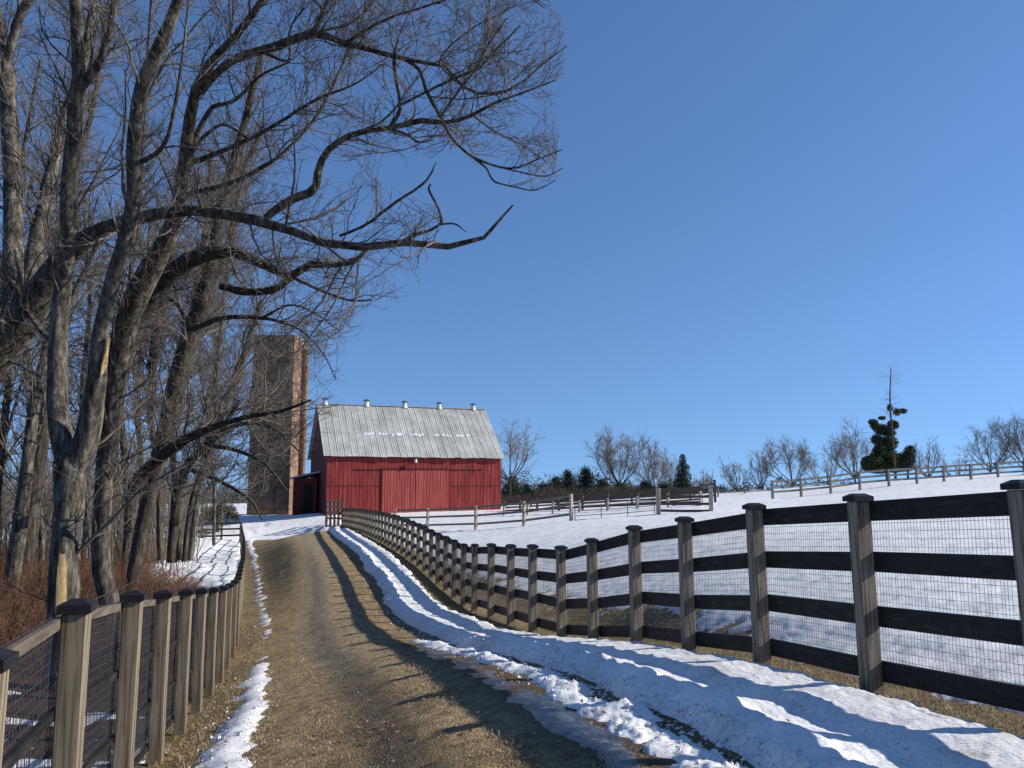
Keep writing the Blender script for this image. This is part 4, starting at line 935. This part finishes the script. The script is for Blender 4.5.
# ------------------------------------------------------------ far wood along the horizon (one mass)
def far_wood(name, matl, n, size, hmul, seed, label):
    g = np.random.default_rng(seed); az = np.radians(g.uniform(-75, 75, n)); r_ = g.uniform(150, 215, n); x = r_*np.sin(az); y = r_*np.cos(az)
    prof = 2.6+2.2*fbm(np.degrees(az)*.55, r_*.02, 4, seed)+1.2*fbm(np.degrees(az)*2.3, r_*.05, 3, seed+3)
    prof = (prof+.9)*np.where(np.degrees(az) > 14, .7, np.where(np.degrees(az) < -12, .6, 1.0))
    z = gz0(x, y)+np.maximum(prof, .5)*hmul*g.random(n)**.8*1.35
    c_ = np.stack([x, y, z], 1); a = g.normal(size=(n, 3)); a[:, 2] = np.abs(a[:, 2])*1.6; a /= np.linalg.norm(a, axis=1, keepdims=True); b_ = np.cross(a, g.normal(size=(n, 3))); b_ /= np.linalg.norm(b_, axis=1, keepdims=True)
    s_ = size*g.uniform(.5, 1.3, (n, 1)); V_ = np.stack([c_-a*s_*.5-b_*s_*.16, c_-a*s_*.5+b_*s_*.16, c_+a*s_], 1).reshape(-1, 3)
    o = link_mesh(name, fast_mesh(name, V_, np.arange(3*n).reshape(-1, 3), False), matl); tag(o, label, 'wood', None, 'stuff')
far_wood('far_wood', M['twigfar'], 60000, .4, 1.05, 501, 'grey-brown far-off wood along the horizon')
far_wood('far_evergreens', M['evergreen'], 90000, .6, 1.15, 502, 'dark low evergreen belt along the horizon')

g_ = 14000; px_ = rng.uniform(498, 712, g_); y = rng.uniform(79, 92, g_); x = (px_-512)/F*y; z = gz0(x, y)+rng.random(g_)**1.2*np.maximum(.3, .8+1.6*fbm(x*.25, y*.1, 3, 301))
a = rng.normal(0, .5, (g_, 3)); a[:, 2] = 1; a /= np.linalg.norm(a, axis=1, keepdims=True); b_ = np.cross(a, rng.normal(size=(g_, 3))); b_ /= np.linalg.norm(b_, axis=1, keepdims=True); c_ = np.stack([x, y, z], 1)
o = link_mesh('far_brush', fast_mesh('far_brush', np.stack([c_-b_*.02, c_+b_*.02, c_+a*.45], 1).reshape(-1, 3), np.arange(3*g_).reshape(-1, 3), False), noisy('dull_brush', [(.3, (.03, .022, .018)), (.7, (.09, .06, .045))])); tag(o, 'reddish-brown brush behind the far corral fences', 'brush', None, 'stuff')
# ------------------------------------------------------------ brush, grass, leaves and pebbles (uncountable)
def blades(name, X, Y, h, wd, matl, label, lean=.5, lift=0):
    n = len(X); Z = gz(X, Y)+lift; a = rng.uniform(0, 2*np.pi, n); b_ = rng.uniform(0, 2*np.pi, n)
    h = h*rng.uniform(.4, 1.2, n); w_ = wd*rng.uniform(.6, 1.3, n); ln = lean*rng.uniform(.2, 1.6, n)*h
    p = np.stack([X, Y, Z-.01], 1); sd_ = np.stack([np.cos(a), np.sin(a), 0*a], 1)*w_[:, None]/2
    md = p+np.stack([np.cos(b_)*ln*.4, np.sin(b_)*ln*.4, h*.6], 1); tp = p+np.stack([np.cos(b_)*ln, np.sin(b_)*ln, h*np.clip(1-.3*ln/h, .3, 1)], 1)
    V_ = np.stack([p-sd_, p+sd_, md+sd_*.7, md-sd_*.7, tp], 1).reshape(-1, 3); k = np.arange(n)[:, None]*5
    F1 = k+np.array([[0, 1, 2, 3]]); F2 = k+np.array([[3, 2, 4, 4]])
    me = bpy.data.meshes.new(name); V32 = np.ascontiguousarray(V_, np.float32)
    tri = np.concatenate([k+np.array([[0, 1, 2]]), k+np.array([[0, 2, 3]]), k+np.array([[3, 2, 4]])]); me = fast_mesh(name, V32, tri, False)
    o = link_mesh(name, me, matl); tag(o, label, 'grass', None, 'stuff'); return o
def scatter(n, y0, y1, fn, pw=1.0):
    """depth weighted towards the camera"""
    y = y0*np.exp(rng.random(n)*math.log(y1/y0)); x = fn(y, n); return x, y
# left verge
x, y = scatter(26000, 2.2, 45, lambda y, n: Lx(y)+rng.uniform(-.25, .95, n)); k = (snow_at(x, y) < .01) & (fbm(x*1.5, y*1.5, 3, 5) > -.45)
blades('dry_grass', x[k], y[k], .06, .006, M['straw'], 'short dry tan grass along the left verge of the lane', 1.1)
x, y = scatter(4500, 2.5, 14, lambda y, n: Lx(y)+rng.uniform(-.2, .55, n)); k = (snow_at(x, y) < .01) & (fbm(x*1.2, y*1.2, 3, 15) > .05)
blades('green_grass', x[k], y[k], .10, .006, M['greengrass'], 'greenish grass tufts at the feet of the left fence posts', .8)
x, y = scatter(170000, 2.2, 40, lambda y, n: Rx(y)+rng.uniform(-4.7, -2.2, n)); k = (snow_at(x, y) < .0) & (np.abs(x-Rx(y)+3.45) > .35*rng.random(len(x))+.26) & (np.abs(x-Rx(y)+2.6) > .2*rng.random(len(x))) & (fbm(x*1.4, y*1.1, 4, 205) > rng.uniform(-.5, .35, len(x)))
blades('dead_turf', x[k], y[k], .038, .007, M['straw'], 'flattened dead grass growing through the gravel lane', 1.6)
x, y = scatter(70000, 3.5, 40, lambda y, n: Rx(y)+rng.uniform(-.75, 4.5, n)**1.0); k = (snow_at(x, y) < .01)
blades('paddock_grass', x[k], y[k], .05, .007, M['straw'], 'tan grass showing where the snow has melted beside the right fence', 1.2)
x, y = scatter(2600, 11, 40, lambda y, n: Rx(y)+rng.uniform(-.8, -.1, n)); k = (snow_at(x, y) < .02)
blades('fence_line_grass', x[k], y[k], .09, .008, M['greengrass'], 'green-brown grass along the foot of the right fence', .8)
# tall thin undergrowth filling the back of the wood
n = 1500; y = rng.uniform(34, 72, n); px_ = rng.uniform(-120, 238, n); x = (px_-512)/F*y*1.01; k = (x-Lx(np.minimum(y, 55)) < -2.5); x, y = x[k], y[k]; n = len(x)
hh = rng.uniform(1.5, 6.5, n); st = np.stack([x, y, gz0(x, y)-.1], 1); D = np.stack([rng.normal(0, .14, n), rng.normal(0, .14, n), np.ones(n)], 1)
pts = np.zeros((n, 8, 3)); pts[:, 0] = st
for j in range(1, 8):
    D = D+rng.normal(0, .07, (n, 3)); D /= np.linalg.norm(D, axis=1, keepdims=True); pts[:, j] = pts[:, j-1]+D*(hh/7)[:, None]
rad = (.006+.0045*hh)[:, None]*np.linspace(1, .35, 8); tb = Tubes(); tb.add(pts, rad, 4)
c1, r1 = children(pts, rad, 2.6, .12, (.5, 2.0), .5, 38, .5, 6, .14, .007); c2, r2 = children(c1, r1, 2.6, .1, (.25, .9), .6, 38, .3, 4, .16, .006)
tb.add(c1, r1, 3); tb.add(c2, r2, 3); o = tb.build('undergrowth', M['twig'], None, False); tag(o, 'thin grey saplings and undergrowth filling the back of the left wood', 'undergrowth', None, 'stuff')
# red-brown brush in the wood: fine arching stems
n = 22000; y = rng.uniform(13, 40, n); px_ = rng.uniform(-60, 205, n); x = (px_-512)/F*y*1.01; k = (x-Lx(y) < -1.0-(y > 26)*3.0) & (fbm(x*.5, y*.5, 3, 55) > -.42); x, y = x[k], y[k]; n = len(x)
hh = rng.uniform(.3, 1.25, n)*(1+.5*fbm(x*.4, y*.4, 2, 66)); st = np.stack([x, y, gz(x, y)-.02], 1); D = np.stack([rng.normal(0, .4, n), rng.normal(0, .4, n), np.ones(n)], 1)
pts = np.zeros((n, 5, 3)); pts[:, 0] = st
for j in range(1, 5):
    D = D+rng.normal(0, .25, (n, 3)); D[:, 2] -= .18; D /= np.linalg.norm(D, axis=1, keepdims=True); pts[:, j] = pts[:, j-1]+D*(hh/4)[:, None]
tb = Tubes(); tb.add(pts, np.full((n, 5), .004)*np.linspace(1.2, .6, 5), 3)
c1, r1 = children(pts, np.full((n, 5), .004), 5.0, .3, (.12, .4), .8, 45, .1, 4, .2, .0035); tb.add(c1, r1, 3)
o = tb.build('brush', M['bramble'], None, False); tag(o, 'tangled reddish-brown brush covering the floor of the left wood', 'brush', None, 'stuff')
# weeds through the lower fence in the brush (vines round the trunks)
def leaves(name, X, Y, size, matl, label, lift, cat='leaves'):
    n = len(X); Z = gz(X, Y)+np.maximum(snow_at(X, Y), 0)+lift; c_ = np.stack([X, Y, Z], 1); a = rng.uniform(0, 2*np.pi, n); s = size*rng.uniform(.5, 1.3, n)[:, None]
    u = np.stack([np.cos(a), np.sin(a), rng.normal(0, .25, n)], 1); v_ = np.stack([-np.sin(a), np.cos(a), rng.normal(0, .35, n)], 1)
    V_ = np.stack([c_-u*s, c_+v_*s*.5, c_+u*s, c_-v_*s*.5+[0, 0, .005]], 1).reshape(-1, 3)
    me = fast_mesh(name, V_, np.arange(4*n).reshape(-1, 4), False); o = link_mesh(name, me, matl); tag(o, label, cat, None, 'stuff')
x1, y1 = scatter(900, 3.5, 20, lambda y, n: Lx(y)+np.abs(rng.normal(0, .28, n))+.02)
x2, y2 = scatter(500, 3.0, 25, lambda y, n: Rx(y)+rng.uniform(-4.8, -1.9, n))
x3, y3 = scatter(60, 3.2, 16, lambda y, n: Rx(y)+rng.uniform(-1.6, 4, n))
x4, y4 = scatter(5000, 4, 26, lambda y, n: Lx(y)-rng.uniform(.1, 8, n)); k4 = snow_at(x4, y4) < .01
leaves('fallen_leaves', np.concatenate([x1, x2, x3, x4[k4]]), np.concatenate([y1, y2, y3, y4[k4]]), .024, M['leaf'], 'curled brown leaves fallen along the left fence and lane', .012)
x, y = scatter(9000, 2.4, 24, lambda y, n: Rx(y)+rng.normal(-3.4, .65, n)); n = len(x)
k = (snow_at(x, y) < 0) & (x-Rx(y) < -2.1) & (x-Rx(y) > -4.6); x, y = x[k], y[k]; n = len(x)
oct_ = np.array([[1, 0, 0], [0, 1, 0], [-1, 0, 0], [0, -1, 0], [0, 0, .7], [0, 0, -.7]]); of = np.array([[0, 1, 4], [1, 2, 4], [2, 3, 4], [3, 0, 4], [1, 0, 5], [2, 1, 5], [3, 2, 5], [0, 3, 5]])
s = (.0035+.008*rng.random(n)**3)[:, None, None]; V_ = oct_[None]*s*rng.uniform(.6, 1.3, (n, 6, 1))+np.stack([x, y, gz(x, y)-.012], 1)[:, None]
me = fast_mesh('pebbles', V_.reshape(-1, 3), (of[None]+np.arange(n)[:, None, None]*6).reshape(-1, 3), False); o = link_mesh('pebbles', me, M['stone']); tag(o, 'small pale pebbles loose on the worn lane', 'pebbles', None, 'stuff')
print('verts', sum(len(o.data.vertices) for o in bpy.data.objects if o.type == 'MESH'))

# broken crumbs of ploughed snow along the bank and verge
x, y = scatter(2600, 2.6, 26, lambda y, n: Rx(y)-1.5-np.abs(rng.normal(0, .28, n))); x2, y2 = scatter(500, 3, 20, lambda y, n: Lx(y)+.62+rng.normal(0, .3, n)); x = np.concatenate([x, x2]); y = np.concatenate([y, y2]); n = len(x)
s = (.006+.022*rng.random(n)**4)[:, None, None]; V_ = oct_[None]*s*rng.uniform(.5, 1.4, (n, 6, 1))+np.stack([x, y, gz(x, y)+np.maximum(snow_at(x, y), 0)+.001], 1)[:, None]
me = fast_mesh('snow_crumbs', V_.reshape(-1, 3), (of[None]+np.arange(n)[:, None, None]*6).reshape(-1, 3), False)
o = link_mesh('snow_crumbs', me, M['roofsnow']); tag(o, 'small crumbs of ploughed snow scattered along the bank', 'snow', None, 'stuff')
